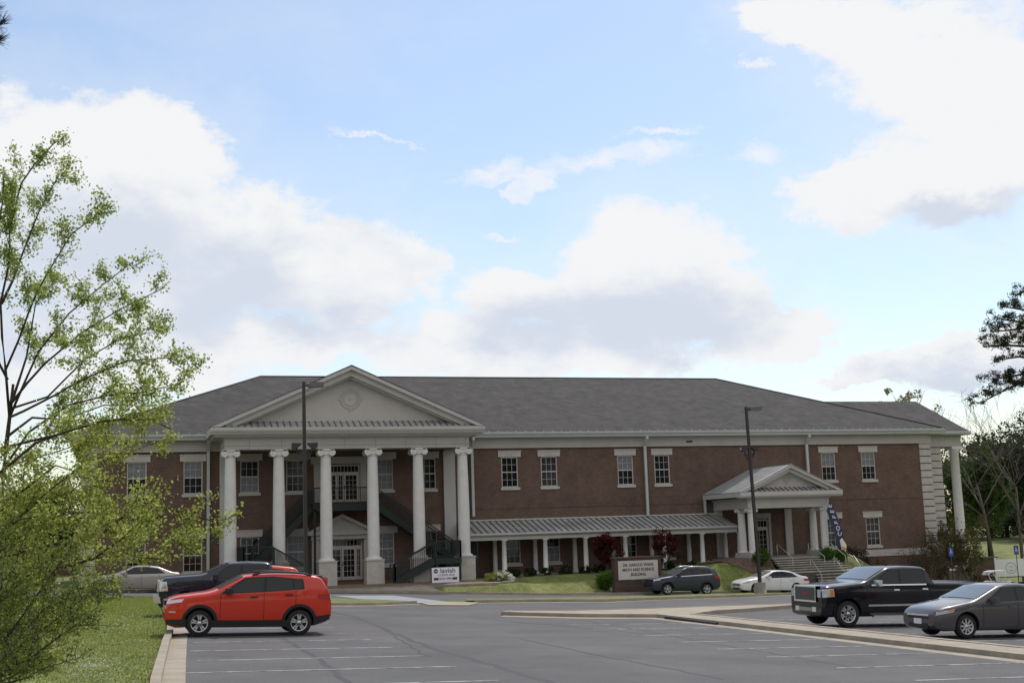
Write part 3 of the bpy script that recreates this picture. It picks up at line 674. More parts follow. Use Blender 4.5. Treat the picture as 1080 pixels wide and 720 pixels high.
er = MB(); er.prism([(SC-SH-.02, 5.27), (SC, 7.09), (SC+SH+.02, 5.27), (SC, 7.03)], 'y', SY-.92, -.01)
er = er.build('entrance_roof', METROOF, B)
sm = MB(); y = SY-.5
while y < -.1:
    for s in (-1, 1): sm.bar((SC+s*SH, y, 5.29), (SC, y, 7.10), .04, .05)
    y += .42
sm.bar((SC, SY-.92, 7.10), (SC, 0, 7.10), .2, .04); sm.build('standing_seams', mat('metal_seam_light', (.25, .27, .28), .45, .3), er)
sh = MB(); sh.prism([(SC-.28, 6.22), (SC+.28, 6.22), (SC+.26, 5.98), (SC, 5.7), (SC-.26, 5.98)], 'y', SY-.22, SY-.17)
ringy(sh, .11, .15, SC, 6.05, SY-.24, SY-.2); sh.build('shield_emblem', mat('shield', (.40, .38, .37), .9), B)
MB().box(14.4, 21.6, -5.9, 0, -2.2, SF).build('entrance_floor', CONC_D, B)
# downspouts
for x, zt, zb in ((-20.72, 9.5, .5), (9.58, 9.5, 3.9), (22.6, 9.5, .3), (-3.2, 9.5, 4.2)):
    d = MB(); d.box(x-.09, x+.09, -.80, -.62, 9.3, zt); d.bar((x, -.71, 9.35), (x, -.2, 8.8), .16, .14); d.box(x-.09, x+.09, -.30, -.14, zb, 8.84)
    d.build('downspout', GUTTER, B)
for x in (14.05,): MB().box(x-.07, x+.07, -.3, -.14, 3.9, 5.2).build('downspout', GUTTER, B)
MB().box(12.9, 13.35, -.20, -.1, 9.07, 9.18).build('vent', BLACK, B)
# side porch columns (right end)
for x, y in ((36.15, .75), (36.15, 5.0), (36.15, 8.2), (36.15, 11.6)):
    c = MB().lathe([(.38, -.6), (.37, 3), (.325, 8.15), (.40, 8.2), (.40, 8.35)], (x, y, 0), n=24).box(x-.46, x+.46, y-.46, y+.46, 8.35, 8.55).box(x-.5, x+.5, y-.5, y+.5, -2.4, -.6)
    c.build('side_porch_column', COLM, B)
MB().box(33.4, 36.9, .2, 12.6, -3, -.9).build('side_porch_floor', CONC_D, B)

# steel stair in the portico
ST = thing('steel_staircase', 'dark green steel double staircase and balcony inside the main portico', 'staircase', (DC, -1.6, .2))
def loc(p): return (p[0]-DC, p[1]+1.6, p[2]-.2)
def railing(name, a, b, h=1.05, n=None):
    mb = MB(); a = Vector(loc(a)); b = Vector(loc(b)); U = Vector((0, 0, 1))
    mb.bar(a+U*h, b+U*h, .07, .07); mb.bar(a+U*.12, b+U*.12, .04, .04)
    n = n or max(2, int((b-a).length/.13))
    for i in range(n+1):
        p = a.lerp(b, i/n); r = .045 if i in (0, n) else .011
        mb.box(p.x-r, p.x+r, p.y-r, p.y+r, p.z, p.z+h)
    return mb.build(name, GREEN, ST)
def deck(name, x0, x1, y0, y1, z, t=.3):
    m = MB().box(x0-DC, x1-DC, y0+1.6, y1+1.6, z-.2-t, z-.2); return m.build(name, GREEN, ST)
deck('balcony', DC-2.1, DC+2.1, -2.0, -.15, 5.2, .42); railing('railing', (DC-2.05, -1.98, 5.2), (DC+2.05, -1.98, 5.2))
def flight(x0, z0, x1, z1, y0, y1, nm='stair_flight'):
    m = MB()
    for y in (y0, y1): m.bar(loc((x0, y, z0-.12)), loc((x1, y, z1-.12)), .08, .42)
    n = int(abs(z0-z1)/.17)
    for i in range(n):
        t_ = (i+.5)/n; x = x0+(x1-x0)*t_-DC; z = z0+(z1-z0)*t_-.2; m.box(x-.14, x+.14, y0+1.6, y1+1.6, z-.02, z+.02)
        if i % 2 == 0: m.box(x-.14, x-.12, y0+1.6, y1+1.6, z-.12, z-.02)
    m.build(nm, GREEN, ST)
    for y in (y0, y1): railing('railing', (x0, y, z0), (x1, y, z1))
flight(DC-2.1, 5.15, -18.0, 1.6, -1.45, -.35); flight(DC+2.1, 5.15, -4.9, 1.55, -1.45, -.35)
deck('landing', -18.95, -17.1, -4.7, -.3, 1.62, .35); deck('landing', -7.0, -5.3, -4.7, -.3, 1.60, .38); deck('landing', -5.3, -3.6, -2.6, -.3, 1.60, .38)
railing('railing', (-18.9, -4.65, 1.62), (-17.15, -4.65, 1.62)); railing('railing', (-7.0, -4.65, 1.60), (-5.35, -4.65, 1.60))
railing('railing', (-18.9, -4.65, 1.62), (-18.9, -.3, 1.62)); railing('railing', (-5.35, -4.65, 1.60), (-5.35, -2.6, 1.60)); railing('railing', (-3.65, -2.55, 1.60), (-3.65, -.3, 1.60))
flight(-17.1, 1.55, -14.9, .25, -4.6, -4.15); flight(-7.0, 1.55, -9.6, .25, -4.6, -4.15)
for x in (-18.85, -17.2, -6.9, -5.4, -3.68):
    for y in ((-4.6, -.4) if x < -3.7 else (-2.5, -.4)): MB().box(x-.07-DC, x+.07-DC, y+1.53, y+1.67, 0, 1.25).build('post', GREEN, ST)
for x in (DC-2, DC+2): MB().box(x-.07-DC, x+.07-DC, -.4, -.26, 0, 4.7).build('post', GREEN, ST)
railing('railing', (-9.9, -4.6, .2), (-9.6, -4.6, .2), 1.1, 1)

# ------------------------------------------------------------------ text helper
def text_mesh(name, body, size, m, parent, loc, rot=(R(90), 0, 0), align='CENTER', sx=1.0, extrude=.004, space=1.0, bold=0.0, shear=0):
    cu = bpy.data.curves.new('lettering', 'FONT'); cu.body = body; cu.size = size; cu.align_x = align; cu.align_y = 'CENTER'; cu.extrude = extrude
    cu.space_character = space; cu.offset = bold; cu.shear = shear
    to = bpy.data.objects.new('tmp', cu); COL.objects.link(to); dg = bpy.context.evaluated_depsgraph_get()
    me = bpy.data.meshes.new_from_object(to.evaluated_get(dg)); bpy.data.objects.remove(to); bpy.data.curves.remove(cu)
    me.materials.clear(); me.materials.append(m)
    o = bpy.data.objects.new(name, me); COL.objects.link(o); o.parent = parent; o.location = loc; o.rotation_euler = rot; o.scale = (sx, 1, 1); return o

# brick monument sign
SX0, SX1, SYY = 3.84, 7.02, -7.6
SGN = thing('monument_sign', 'low brick monument sign with pale stone panel on the lawn before the walkway', 'sign', (5.43, SYY, H(5.43, SYY)))
z0 = H(5.43, SYY); zt = 1.18-z0
MB().box(-1.62, 1.62, -.25, .25, -.3, zt).box(-1.68, 1.68, -.3, .3, zt, zt+.09).build('brick_body', BRICK_D, SGN)
MB().box(-1.36, 1.36, -.29, -.25, zt-1.32, zt-.15).build('stone_panel', mat('pale_stone', (.56, .53, .50), .8, var=.05), SGN)
INK = mat('engraved_ink', (.05, .045, .045), .8)
for k, tx in enumerate(('DR. HAROLD WADE', 'MATH AND SCIENCE', 'BUILDING')):
    text_mesh('lettering', tx, .25, INK, SGN, (0, -.293, zt-.42-.30*k), sx=.92, bold=.006)
# banner
BNP = on_y(470, 614.6, -5.2)
BN = thing('coffee_banner', 'white advertising banner with round brown logo under the staircase', 'banner', (BNP[0], -5.2, BNP[2]))
bm_ = MB().box(-.88, .88, -.012, .012, .02, .98); bm_.build('banner_sheet', mat('banner_white', (.80, .83, .90), .5), BN)
for x in (-.9, .9): MB().box(x-.02, x+.02, -.02, .02, 0, 1.02).build('stake', BLACK, BN)
BRN = mat('coffee_brown', (.16, .05, .03), .6); NAVY = mat('banner_ink', (.06, .07, .12), .6)
lo_ = MB().lathe([(0, -.018), (.14, -.018), (.14, -.012)], (-.62, 0, .76), 'y', 24, False); lo_.build('logo', BRN, BN)
MB().box(-.71, -.53, -.022, -.019, .745, .775).build('logo_bar', mat('banner_white', (.8, .83, .9), .5), BN)
text_mesh('lettering', 'lavish', .40, NAVY, BN, (.16, -.016, .77), sx=1.15, bold=.004)
text_mesh('lettering', 'COFFEE BAR', .17, NAVY, BN, (.05, -.016, .50), sx=1.15)
MB().box(-.76, .76, -.016, -.012, .20, .36).build('brown_stripe', BRN, BN)
MB().box(-.46, .46, -.019, -.0165, .19, .37).build('stripe_gap', mat('banner_white', (.8, .83, .9), .5), BN)
text_mesh('lettering', 'NOW OPEN', .17, BRN, BN, (0, -.022, .28), sx=.95, bold=.004)
# feather flag
fx = on_y(888, 590, -5.4); fz = H(21.55, -5.9)
FF = thing('feather_flag', 'tall dark feather flag lettered upwards beside the side entrance columns', 'flag', (21.55, -5.9, fz))
h0 = .4-fz
fl = MB(); pts = []
for k in range(13):
    t_ = k/12; z = .55+3.55*t_; lean = -.95*t_**1.6-.0; wd = .66*(1-t_**9*.8)*(1 if t_ > .12 else .7+.3*t_/.12)
    pts.append((lean-.02, z+h0, wd))
v = []; 
for x_, z_, wd in pts: v += [(x_+.28, 0.0, z_), (x_+.28-wd, .03*math.sin(z_*3), z_-.05)]
fl.add(v, [(2*i, 2*i+1, 2*i+3, 2*i+2) for i in range(12)]+[(2*i+2, 2*i+3, 2*i+1, 2*i) for i in range(0)])
fl.build('flag_cloth', mat('flag_cloth', (.03, .032, .07), .7), FF)
MB().tube([(.32, 0.03, -.1)]+[(p[0]+.30, .03, p[1]) for p in pts], .018, 6).build('pole', BLACK, FF)
for k, ch in enumerate('COFFEE'):
    t_ = .36+.108*k; z = .55+3.55*t_+h0; lean = -.95*t_**1.6
    text_mesh('lettering', ch, .42, mat('flag_white', (.55, .58, .75), .6), FF, (lean+.02, -.03, z), rot=(R(90), R(-72-12*t_), 0), bold=.012)
cp = MB().prism([(-.12, .75+h0), (.22, .62+h0), (.30, 1.05+h0), (-.02, 1.55+h0), (-.20, 1.4+h0)], 'y', -.035, -.02); cp.build('cup_picture', mat('flag_cup', (.75, .66, .62), .6), FF)
MB().prism([(-.10, .80+h0), (.26, .70+h0), (.27, .85+h0), (-.12, .98+h0)], 'y', -.042, -.036).build('cup_band', mat('flag_orange', (.6, .25, .10), .6), FF)

# ------------------------------------------------------------------ stone stairs, rails
SS = thing('entrance_steps', 'stone entrance steps climbing to the side portico, with cheek walls', 'stairs', (18.2, -7.4, H(18.2, -9)))
zz0 = H(18.2, -9)
st = MB(); fronts = MB()
n1 = 6; za = SF-.05; zm = -.12
for i in range(n1):
    y = -5.9-.30*i; z = za-(za-zm)*i/n1
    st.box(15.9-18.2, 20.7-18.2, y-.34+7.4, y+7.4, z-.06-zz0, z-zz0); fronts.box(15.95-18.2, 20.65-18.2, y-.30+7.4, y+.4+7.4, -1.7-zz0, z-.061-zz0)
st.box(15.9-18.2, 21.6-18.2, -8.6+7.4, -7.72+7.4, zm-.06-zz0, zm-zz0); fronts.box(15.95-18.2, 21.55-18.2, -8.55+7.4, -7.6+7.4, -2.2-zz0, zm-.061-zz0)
n2_ = 6; zb_ = -1.25
for i in range(n2_):
    y = -8.6-.12*i; z = zm-(zm-zb_)*(i+1)/n2_
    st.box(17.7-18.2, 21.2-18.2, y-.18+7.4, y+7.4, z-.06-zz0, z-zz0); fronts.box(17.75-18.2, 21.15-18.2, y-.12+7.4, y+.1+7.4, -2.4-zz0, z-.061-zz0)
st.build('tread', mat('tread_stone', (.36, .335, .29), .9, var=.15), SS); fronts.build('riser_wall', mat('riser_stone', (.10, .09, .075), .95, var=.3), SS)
def handrail(a, b, post=.9):
    m = MB(); a = Vector(a)-Vector((18.2, -7.4, zz0)); b = Vector(b)-Vector((18.2, -7.4, zz0))
    m.tube([a+Vector((0, 0, post)), b+Vector((0, 0, post))], .028, 6)
    for p in (a, b): m.tube([p, p+Vector((0, 0, post))], .024, 6)
    m.build('handrail', mat('rail_metal', (.38, .38, .37), .4, .5), SS)
for x in (16.6, 19.0, 20.6): handrail((x, -5.7, SF), (x, -7.7, zm))
for x in (17.8, 19.6, 21.1): handrail((x, -7.9, zm), (x, -9.2, zb_))
handrail((21.5, -6.2, .15), (22.1, -7.3, -.45), .8)

# ------------------------------------------------------------------ lamp posts
def lamp(label, base, hgt, lean, fz1, foot, head=.9):
    o = thing('parking_lamp', label, 'lamp post', base, (0, lean, 0), 'lamp posts in the car park')
    MB().box(-.09, .09, -.09, .09, 0, hgt, top=.02).build('pole', BRONZE, o)
    MB().lathe([(.36, -.3), (.36, foot-.04), (.33, foot), (0, foot)], (0, 0, 0), n=20).build('concrete_foot', CONC_D, o)
    MB().box(.02, .28, -.05, .05, hgt-.22, hgt-.1).box(.2, head+.1, -.19, .19, hgt-.24, hgt-.02, top=.03).build('lamp_head', mat('lamp_head', (.10, .10, .10), .35, .4), o)
    for s in (-1, 1):
        m = MB(); m.bar((0, 0, fz1-.55), (s*.30, 0, fz1-.5), .05, .05); m.tube([(s*.28, 0, fz1-.52), (s*.33, 0, fz1-.3), (s*.35, 0, fz1-.1)], .04, 6)
        m.prism([(s*.12, fz1-.02), (s*.58, fz1-.0), (s*.58, fz1-.2), (s*.50, fz1-.28), (s*.36, fz1-.26), (s*.22, fz1-.16)], 'y', -.14, .14)
        m = m.build('floodlight', BRONZE, o)
        MB().prism([(s*.583, fz1-.02), (s*.593, fz1-.02), (s*.593, fz1-.18), (s*.583, fz1-.18)], 'y', -.11, .11).build('lens', LAMPG, m)
    m = MB(); m.lathe([(.21, -.04), (.26, -.04), (.26, .04), (.21, .04), (.21, -.04)], (0, 0, fz1-.58), 'y', 24, False); m.build('bracket_ring', BRONZE, o)
bR = on_ground(802.6, 627.2); lamp('tall dark lamp post on a concrete foot beside the white sedan', bR, 11.55, -.022, 9.05, .78, .95)
bL = on_ground(323.3, 637); lamp('tall dark lamp post standing in front of the main portico columns', bL, 9.85, -.006, 7.1, .7, .8)

# accessible parking signs
def psign(label, px, py, dist, zs):
    p = at(px, py, dist); zg = H(p[0], p[1]); h = p[2]-zg
    o = thing('parking_sign', label, 'sign', (p[0], p[1], zg), (0, 0, R(-14)), 'blue accessible parking signs')
    MB().tube([(0, 0, 0), (0, 0, h+.35)], .03, 6).build('post', BRONZE, o)
    MB().box(-.17, .17, -.045, -.032, h-.30, h+.34).build('sign_plate', mat('sign_blue', (.03, .06, .30), .5), o)
    s = MB(); ringy(s, .07, .095, -.01, h-.02, -.052, -.047, 20); s.lathe([(0, -.052), (.035, -.052), (.035, -.047)], (-.01, 0, h+.19), 'y', 10); s.box(-.03, .01, -.052, -.047, h-.0, h+.15).box(.0, .09, -.052, -.047, h+.0, h+.035)
    s.build('wheelchair_symbol', WHITE, o)
psign('blue accessible parking sign before the brick wall corner', 1002.8, 582, 88, 0)
psign('blue accessible parking sign beside the white trailer', 1071.5, 580, 91, 0)

# ------------------------------------------------------------------ vehicles
def interp(P, x):
    if x <= P[0][0]: return P[0][1]
    for (a, b), (c, d) in zip(P[:-1], P[1:]):
        if x <= c: return b+(d-b)*(x-a)/(c-a)
    return P[-1][1]
def smooth_prof(P, L_, n=240, k=3):
    xs_ = np.linspace(0, L_, n); y = np.array([interp(P, x) for x in xs_]); ker = np.ones(2*k+1)/(2*k+1)
    ys_ = np.convolve(np.pad(y, k, mode='edge'), ker, 'valid'); return lambda x: float(np.interp(x, xs_, ys_))
def vehicle(sp, label, cat, name, xf, yc, group=None, z=None):
    L_, Wd, tum = sp['L'], sp['W']/2, sp.get('tum', .30)
    top = smooth_prof(sp['top'], L_); bot = smooth_prof(sp['bot'], L_, k=2); belt = smooth_prof(sp['belt'], L_)
    nt_ = sp.get('nose', .80); tt = sp.get('tail', .86)
    plan = smooth_prof([(0, Wd*nt_), (.12, Wd*(nt_+.09)), (.45, Wd*.975), (.9, Wd), (L_-.8, Wd), (L_-.3, Wd*.965), (L_-.06, Wd*(tt+.06)), (L_, Wd*tt)], L_, k=2)
    def hw(x, z):
        w_ = plan(x); b = belt(x)
        if z > b: return w_-.012-tum*(z-b)
        return w_*(1-.05*max(0, (b-.22-z)/.6)**2) - .02*max(0, (z-(b-.10))/.10)**2*.6
    xm = L_/2; zc = H(xf+xm, yc)+.02 if z is None else z
    root = thing(name, label, cat, (xf+xm, yc, zc), (0, sp.get('tilt', .043), 0), group)
    xs_ = sorted(set([0, .03, .07, .12, .2, .3]+[round(.4+.08*i, 3) for i in range(int((L_-.8)/.08)+1)]+[L_-.3, L_-.2, L_-.12, L_-.07, L_-.03, L_]))
    rings = []
    for x in xs_:
        zb_, zt_ = bot(x), top(x)
        zc_ = zt_-.05; b = min(belt(x), zc_); zl = zb_+.05
        if x < .02 or x > L_-.02: zc_ = zt_-.04; b = min(b, zc_)
        half = [(0, zb_), (.82*hw(x, zl), zb_), (.965*hw(x, zl), zb_+.03)]
        for t_ in (.22, .5, .78, 1): zz = zl+(b-zl)*t_; half.append((hw(x, zz), zz))
        for t_ in (.34, .67, 1): zz = b+(zc_-b)*t_; half.append((hw(x, zz)-.0, zz))
        hw_ = hw(x, zc_)
        half += [(hw_-.045, zt_-.012), (hw_-.13, zt_+.008), (hw_*.5, zt_+.022), (0, zt_+.026)]
        rings.append([(x-xm, -a, b_) for a, b_ in half]+[(x-xm, a, b_) for a, b_ in half[-2:0:-1]])
    n = len(rings[0]); v = [p for r in rings for p in r]; f = []
    for i in range(len(rings)-1):
        for k in range(n): f.append((i*n+k, i*n+(k+1) % n, (i+1)*n+(k+1) % n, (i+1)*n+k))
    f += [tuple(range(n)), tuple((len(rings)-1)*n+k for k in range(n))[::-1]]
    body = MB(); body.add(v, f, True); body = body.build('body', sp['paint'], root); fixn(body)
    Rw = sp['Rw']; wx = [sp['fo'], sp['fo']+sp['wb']]
    cut = MB()
    for x in wx:
        for s in (-1, 1):
            a, b = sorted((s*(Wd-.32), s*(Wd+.3))); cut.lathe([(0, a), (Rw+.055, a), (Rw+.055, b), (0, b)], (x-xm, 0, Rw+.02), 'y', 36, False)
    cut = cut.build('cut', BLACK); fixn(cut)
    bm2 = bmesh.new(); bm2.from_mesh(cut.data); bmesh.ops.remove_doubles(bm2, verts=bm2.verts, dist=1e-4); bmesh.ops.recalc_face_normals(bm2, faces=bm2.faces); bm2.to_mesh(cut.data); bm2.free()
    body.data.materials.append(BLACK); cut.data.materials.clear(); cut.data.materials.append(sp['paint']); cut.data.materials.append(BLACK)
    for p in cut.data.polygons: p.material_index = 1
    mod = body.modifiers.new('b', 'BOOLEAN'); mod.operation = 'DIFFERENCE'; mod.object = cut; mod.solver = 'EXACT'; mod.material_mode = 'INDEX'
    par = body.parent; body.parent = None; cut.parent = None
    dg = bpy.context.evaluated_depsgraph_get(); dg.update(); me = bpy.data.meshes.new_from_object(body.evaluated_get(dg)); body.modifiers.clear(); body.data = me; body.parent = par
    bpy.data.objects.remove(cut)
    me.set_sharp_from_angle(angle=R(38))
    def side(nm, poly, m, off=.006, both=True, parent=body, nx=10, nz=5, sides=(-1, 1)):
        """a quad-ish polygon given as lower edge and upper edge lists in (x,z), laid on the flank"""
        lo, up = poly
        for s in sides:
            mb = MB()
            v_ = []
            for j_ in range(nz+1):
                for i_ in range(nx+1):
                    t_ = i_/nx; xa, za_ = polyat(lo, t_); xb, zb2 = polyat(up, t_); u_2 = j_/nz
                    x = xa+(xb-xa)*u_2; z_ = za_+(zb2-za_)*u_2; v_.append((x-xm, s*(hw(x, z_)+off), z_))
            mb.add(v_, [((j_)*(nx+1)+i_, j_*(nx+1)+i_+1, (j_+1)*(nx+1)+i_+1, (j_+1)*(nx+1)+i_) for j_ in range(nz) for i_ in range(nx)], True)
            mb.build(nm, m, parent)
    def polyat(P, t_):
        if len(P) == 1: return P[0]
        d = [0]
        for a, b in zip(P[:-1], P[1:]): d.append(d[-1]+math.dist(a, b))
        s_ = t_*d[-1]
        for k in range(len(P)-1):
            if s_ <= d[k+1] or k == len(P)-2:
                u_2 = (s_-d[k])/max(1e-9, d[k+1]-d[k]); u_2 = min(1, max(0, u_2)); return (P[k][0]+(P[k+1][0]-P[k][0])*u_2, P[k][1]+(P[k+1][1]-P[k][1])*u_2)
    def screen(nm, xa, xb, m, inset=.09, off=.012):
        mb = MB(); v_ = []; nx = 10; ny = 10
        for i_ in range(nx+1):
            x = xa+(xb-xa)*i_/nx; zt_ = top(x); h_ = hw(x, zt_-.05)-inset
            for j_ in range(ny+1):
                y = -h_+2*h_*j_/ny; v_.append((x-xm, y, zt_+.026-.02*(abs(y)/max(h_, .1))**2.5+off))
        mb.add(v_, [(i_*(ny+1)+j_, i_*(ny+1)+j_+1, (i_+1)*(ny+1)+j_+1, (i_+1)*(ny+1)+j_) for i_ in range(nx) for j_ in range(ny)], True)
        return mb.build(nm, m, body)
    screen('windscreen', *sp['ws'], WSHIELD); screen('rear_window', *sp['rw'], CARGLASS)
    for lo, up in sp['glass']:
        side('side_window', (lo, up), sp.get('glassmat', CARGLASS), .007, nx=8, nz=4)
    if 'dlo' in sp: side('window_trim', sp['dlo'], sp.get('dlomat', BLACK), .0035, nx=16, nz=4)
    if 'belt_trim' in sp: side('chrome_strip', sp['belt_trim'], CHROME, .014, nx=12, nz=1)
    for P in sp.get('clad', []): side('cladding', P, BLACK, .012, nx=14, nz=2)
    for P in sp.get('strips', []): side('chrome_strip', P, CHROME, .02, nx=12, nz=1)
    for x, za_, zb2 in sp['seams']:
        side('door_seam', ([(x, za_), (x+.014, za_)], [(x+.0, zb2), (x+.014, zb2)]), BLACK, .003, nx=1, nz=6)
    for x, z_ in sp['handles']:
        for s in (-1, 1):
            y = s*(hw(x, z_)+.012); MB().box(x-xm-.10, x-xm+.10, y-.018, y+.018, z_-.02, z_+.02, top=.006).build('door_handle', sp.get('hmat', sp['paint']), body)
    mx_, mz_ = sp['mirror']
    for s in (-1, 1):
        y0_ = s*hw(mx_, mz_-.05); m = MB(); 
        v_ = [(mx_-xm-.07, y0_-s*.02), (mx_-xm+.09, y0_-s*.02), (mx_-xm+.10, y0_+s*.22), (mx_-xm-.02, y0_+s*.24)]
        m.prism(v_, 'z', mz_-.02, mz_-.02+.15*sp.get('msize', 1)); m.build('mirror', sp.get('mirmat', BLACK), body)
    for P in sp.get('headside', []): side('headlight', P, LAMPG, .008, nx=6, nz=2)
    for P in sp.get('amber', []): side('indicator', P, AMBER, .011, nx=3, nz=2)
    for P in sp.get('tailside', []): side('tail_light', P, REDL, .008, nx=5, nz=2)
    for (y0_, y1_, z0_, z1_, m, nm, pr) in sp.get('front', []):
        for s in ((1, -1) if y0_ > 0 else (1,)):
            a, b = sorted((s*y0_, s*y1_)); MB().box(-xm-pr, -xm+.12, a, b, z0_, z1_, ).build(nm, m, body)
    for (y0_, y1_, z0_, z1_, m, nm, pr) in sp.get('back', []):
        for s in ((1, -1) if y0_ > 0 else (1,)):
            a, b = sorted((s*y0_, s*y1_)); MB().box(L_-xm-.1, L_-xm+pr, a, b, z0_, z1_).build(nm, m, body)
    if sp.get('rails'):
        a, b = sp['rails']
        for s in (-1, 1):
            pts_ = [(x-xm, s*(hw(x, top(x)-.05)-.06), top(x)+(.045 if a < x < b else .0)) for x in np.linspace(a, b, 8)]
            MB().tube(pts_, .027, 6).build('roof_rail', sp.get('railmat', BLACK), body)
    if sp.get('arch'):   # black lips
        for x in wx:
            for s in (-1, 1):
                mb = MB(); v_ = []; nn = 20
                for i_ in range(nn+1):
                    a = -.12+(math.pi+.24)*i_/nn
                    for rr in (Rw+.055, Rw+.055+sp['arch']):
                        xx, z_ = x+rr*math.cos(a), Rw+.02+rr*math.sin(a); v_.append((xx-xm, s*(hw(xx, z_)+.016), z_))
                mb.add(v_, [(2*i_, 2*i_+1, 2*i_+3, 2*i_+2) for i_ in range(nn)], True)
                mb.build('arch_trim', sp.get('archmat', BLACK), body)
    for a in sp.get('boxes', []):
        nm, m, bx_ = a; x0_, x1_, y0_, y1_, z0_, z1_ = bx_
        for s in ((-1, 1) if y0_ > 0 else (1,)):
            ya, yb = sorted((s*y0_, s*y1_)); MB().box(x0_-xm, x1_-xm, ya, yb, z0_, z1_).build(nm, m, body)
    # wheels
    first = None
    tw = .22
    for x in wx:
        for s in (-1, 1):
            yy = s*(Wd-.045)
            if first is None or True:
                t_ = MB(); hh = tw/2
                t_.lathe([(Rw*.66, -hh), (Rw*.93, -hh), (Rw*.99, -hh+.03), (Rw, -hh*.3), (Rw, hh*.3), (Rw*.99, hh-.03), (Rw*.93, hh), (Rw*.66, hh)], (0, 0, 0), 'y', 30, True, False)
                wl = t_.build('wheel', RUBBER, root, (x-xm, yy-s*hh, Rw)); fixn(wl)
                r_m = MB(); o_ = s*(hh-.02)
                r_m.lathe([(Rw*.60, o_-s*.10), (Rw*.60, o_+s*.012), (Rw*.70, o_+s*.016), (Rw*.70, o_-s*.02)], (0, 0, 0), 'y', 30, True, False)
                ns = sp.get('spokes', 5)
                for k in range(ns):
                    a = 2*math.pi*k/ns+.3
                    for da in ((-.12, .12) if sp.get('split', True) else (0,)):
                        a2 = a+da*1.6; p_ = Vector((math.cos(a+da*.4)*Rw*.12, o_, math.sin(a+da*.4)*Rw*.12)); q_ = Vector((math.cos(a2)*Rw*.63, o_, math.sin(a2)*Rw*.63))
                        d = (q_-p_).normalized(); sd = Vector((0, 1, 0)).cross(d).normalized(); wdt = sp.get('spw', .022)
                        vv = []
                        for pp, ww_ in ((p_, wdt*1.3), (q_, wdt)):
                            for i_, j_ in ((-1, -1), (1, -1), (1, 1), (-1, 1)): vv.append(pp+sd*ww_*i_+Vector((0, 1, 0))*.012*j_)
                        r_m.add(vv, [(0, 1, 2, 3), (7, 6, 5, 4), (0, 4, 5, 1), (1, 5, 6, 2), (2, 6, 7, 3), (3, 7, 4, 0)])
                r_m.lathe([(0, o_+s*.02), (Rw*.16, o_+s*.02), (Rw*.18, o_-s*.02)], (0, 0, 0), 'y', 16, True, False)
                r_m.build('rim', ALLOY, wl)
                MB().lathe([(0, o_-s*.09), (Rw*.62, o_-s*.09), (Rw*.62, o_-s*.10)], (0, 0, 0), 'y', 20, False).build('brake_disc', mat('disc_dark', (.03, .03, .032), .6, .3), wl)
    return root, body, xm, hw, top

def paint(nm, c, metal=0, rough=.32): return mat(nm, c, rough, metal, coat=.8, spec=.25)
RED = paint('paint_red', (.60, .038, .015)); BLK = paint('paint_black', (.006, .006, .009), rough=.25); NVY = paint('paint_midnight', (.012, .013, .028), rough=.25)
GRY = paint('paint_gunmetal', (.095, .088, .095), .45, .35); SLV = paint('paint_silver', (.40, .375, .36), .5, .35); WHT = paint('paint_white', (.74, .74, .76)); BLU = paint('paint_slate', (.045, .052, .075), .4, .35); ORG = paint('paint_orange', (.62, .07, .025))
PLATE = mat('plate', (.75, .75, .78), .5)
jeep = dict(L=4.42, W=1.84, Rw=.345, fo=.90, wb=2.64, tum=.22, nose=.78, tail=.84, paint=RED, spokes=5, arch=.075, spw=.020,
    top=[(0, .70), (.03, .86), (.12, .97), (.35, 1.04), (1.0, 1.12), (1.22, 1.16), (1.32, 1.20), (2.02, 1.565), (2.3, 1.61), (2.8, 1.64), (3.4, 1.63), (3.95, 1.585), (4.13, 1.54), (4.33, 1.20), (4.40, 1.08), (4.42, .75)],
    bot=[(0, .42), (.05, .30), (.3, .22), (.6, .24), (3.9, .24), (4.3, .34), (4.42, .50)], belt=[(0, .80), (.3, .93), (1.3, 1.10), (4.42, 1.22)],
    ws=(1.36, 2.00), rw=(4.11, 4.29), rails=(2.25, 3.85),
    dlo=([(1.40, 1.11), (2.6, 1.16), (3.66, 1.235)], [(2.06, 1.545), (2.8, 1.575), (3.62, 1.50)]),
    glass=[([(1.52, 1.135), (2.54, 1.18)], [(2.10, 1.515), (2.56, 1.54)]), ([(2.63, 1.185), (3.34, 1.225)], [(2.64, 1.543), (3.32, 1.50)]), ([(3.38, 1.23), (3.62, 1.26)], [(3.37, 1.50), (3.58, 1.47)])],
    clad=[([(1.2, .235), (3.25, .235)], [(1.2, .42), (3.25, .42)]), ([(.04, .32), (.55, .25)], [(.02, .44), (.55, .46)]), ([(3.95, .26), (4.38, .42)], [(3.95, .50), (4.40, .56)])],
    seams=[(1.42, .45, 1.08), (2.57, .43, 1.15), (3.42, .70, 1.2)], handles=[(2.30, 1.03), (3.24, 1.09)], hmat=BLACK, mirror=(1.62, 1.13),
    headside=[([(.03, .84), (.42, .90)], [(.05, .93), (.48, .985)])], tailside=[([(4.02, 1.0), (4.38, .93)], [(4.05, 1.10), (4.36, 1.11)])],
    front=[(-.62, .62, .82, .93, BLACK, 'grille', .012), (-.6, .6, .45, .60, BLACK, 'lower_grille', .01)], boxes=[('fog_lamp', LAMPG, (.10, .30, .79, .845, .62, .66)), ('spoiler', BLACK, (3.96, 4.18, -.56, .56, 1.565, 1.59))])
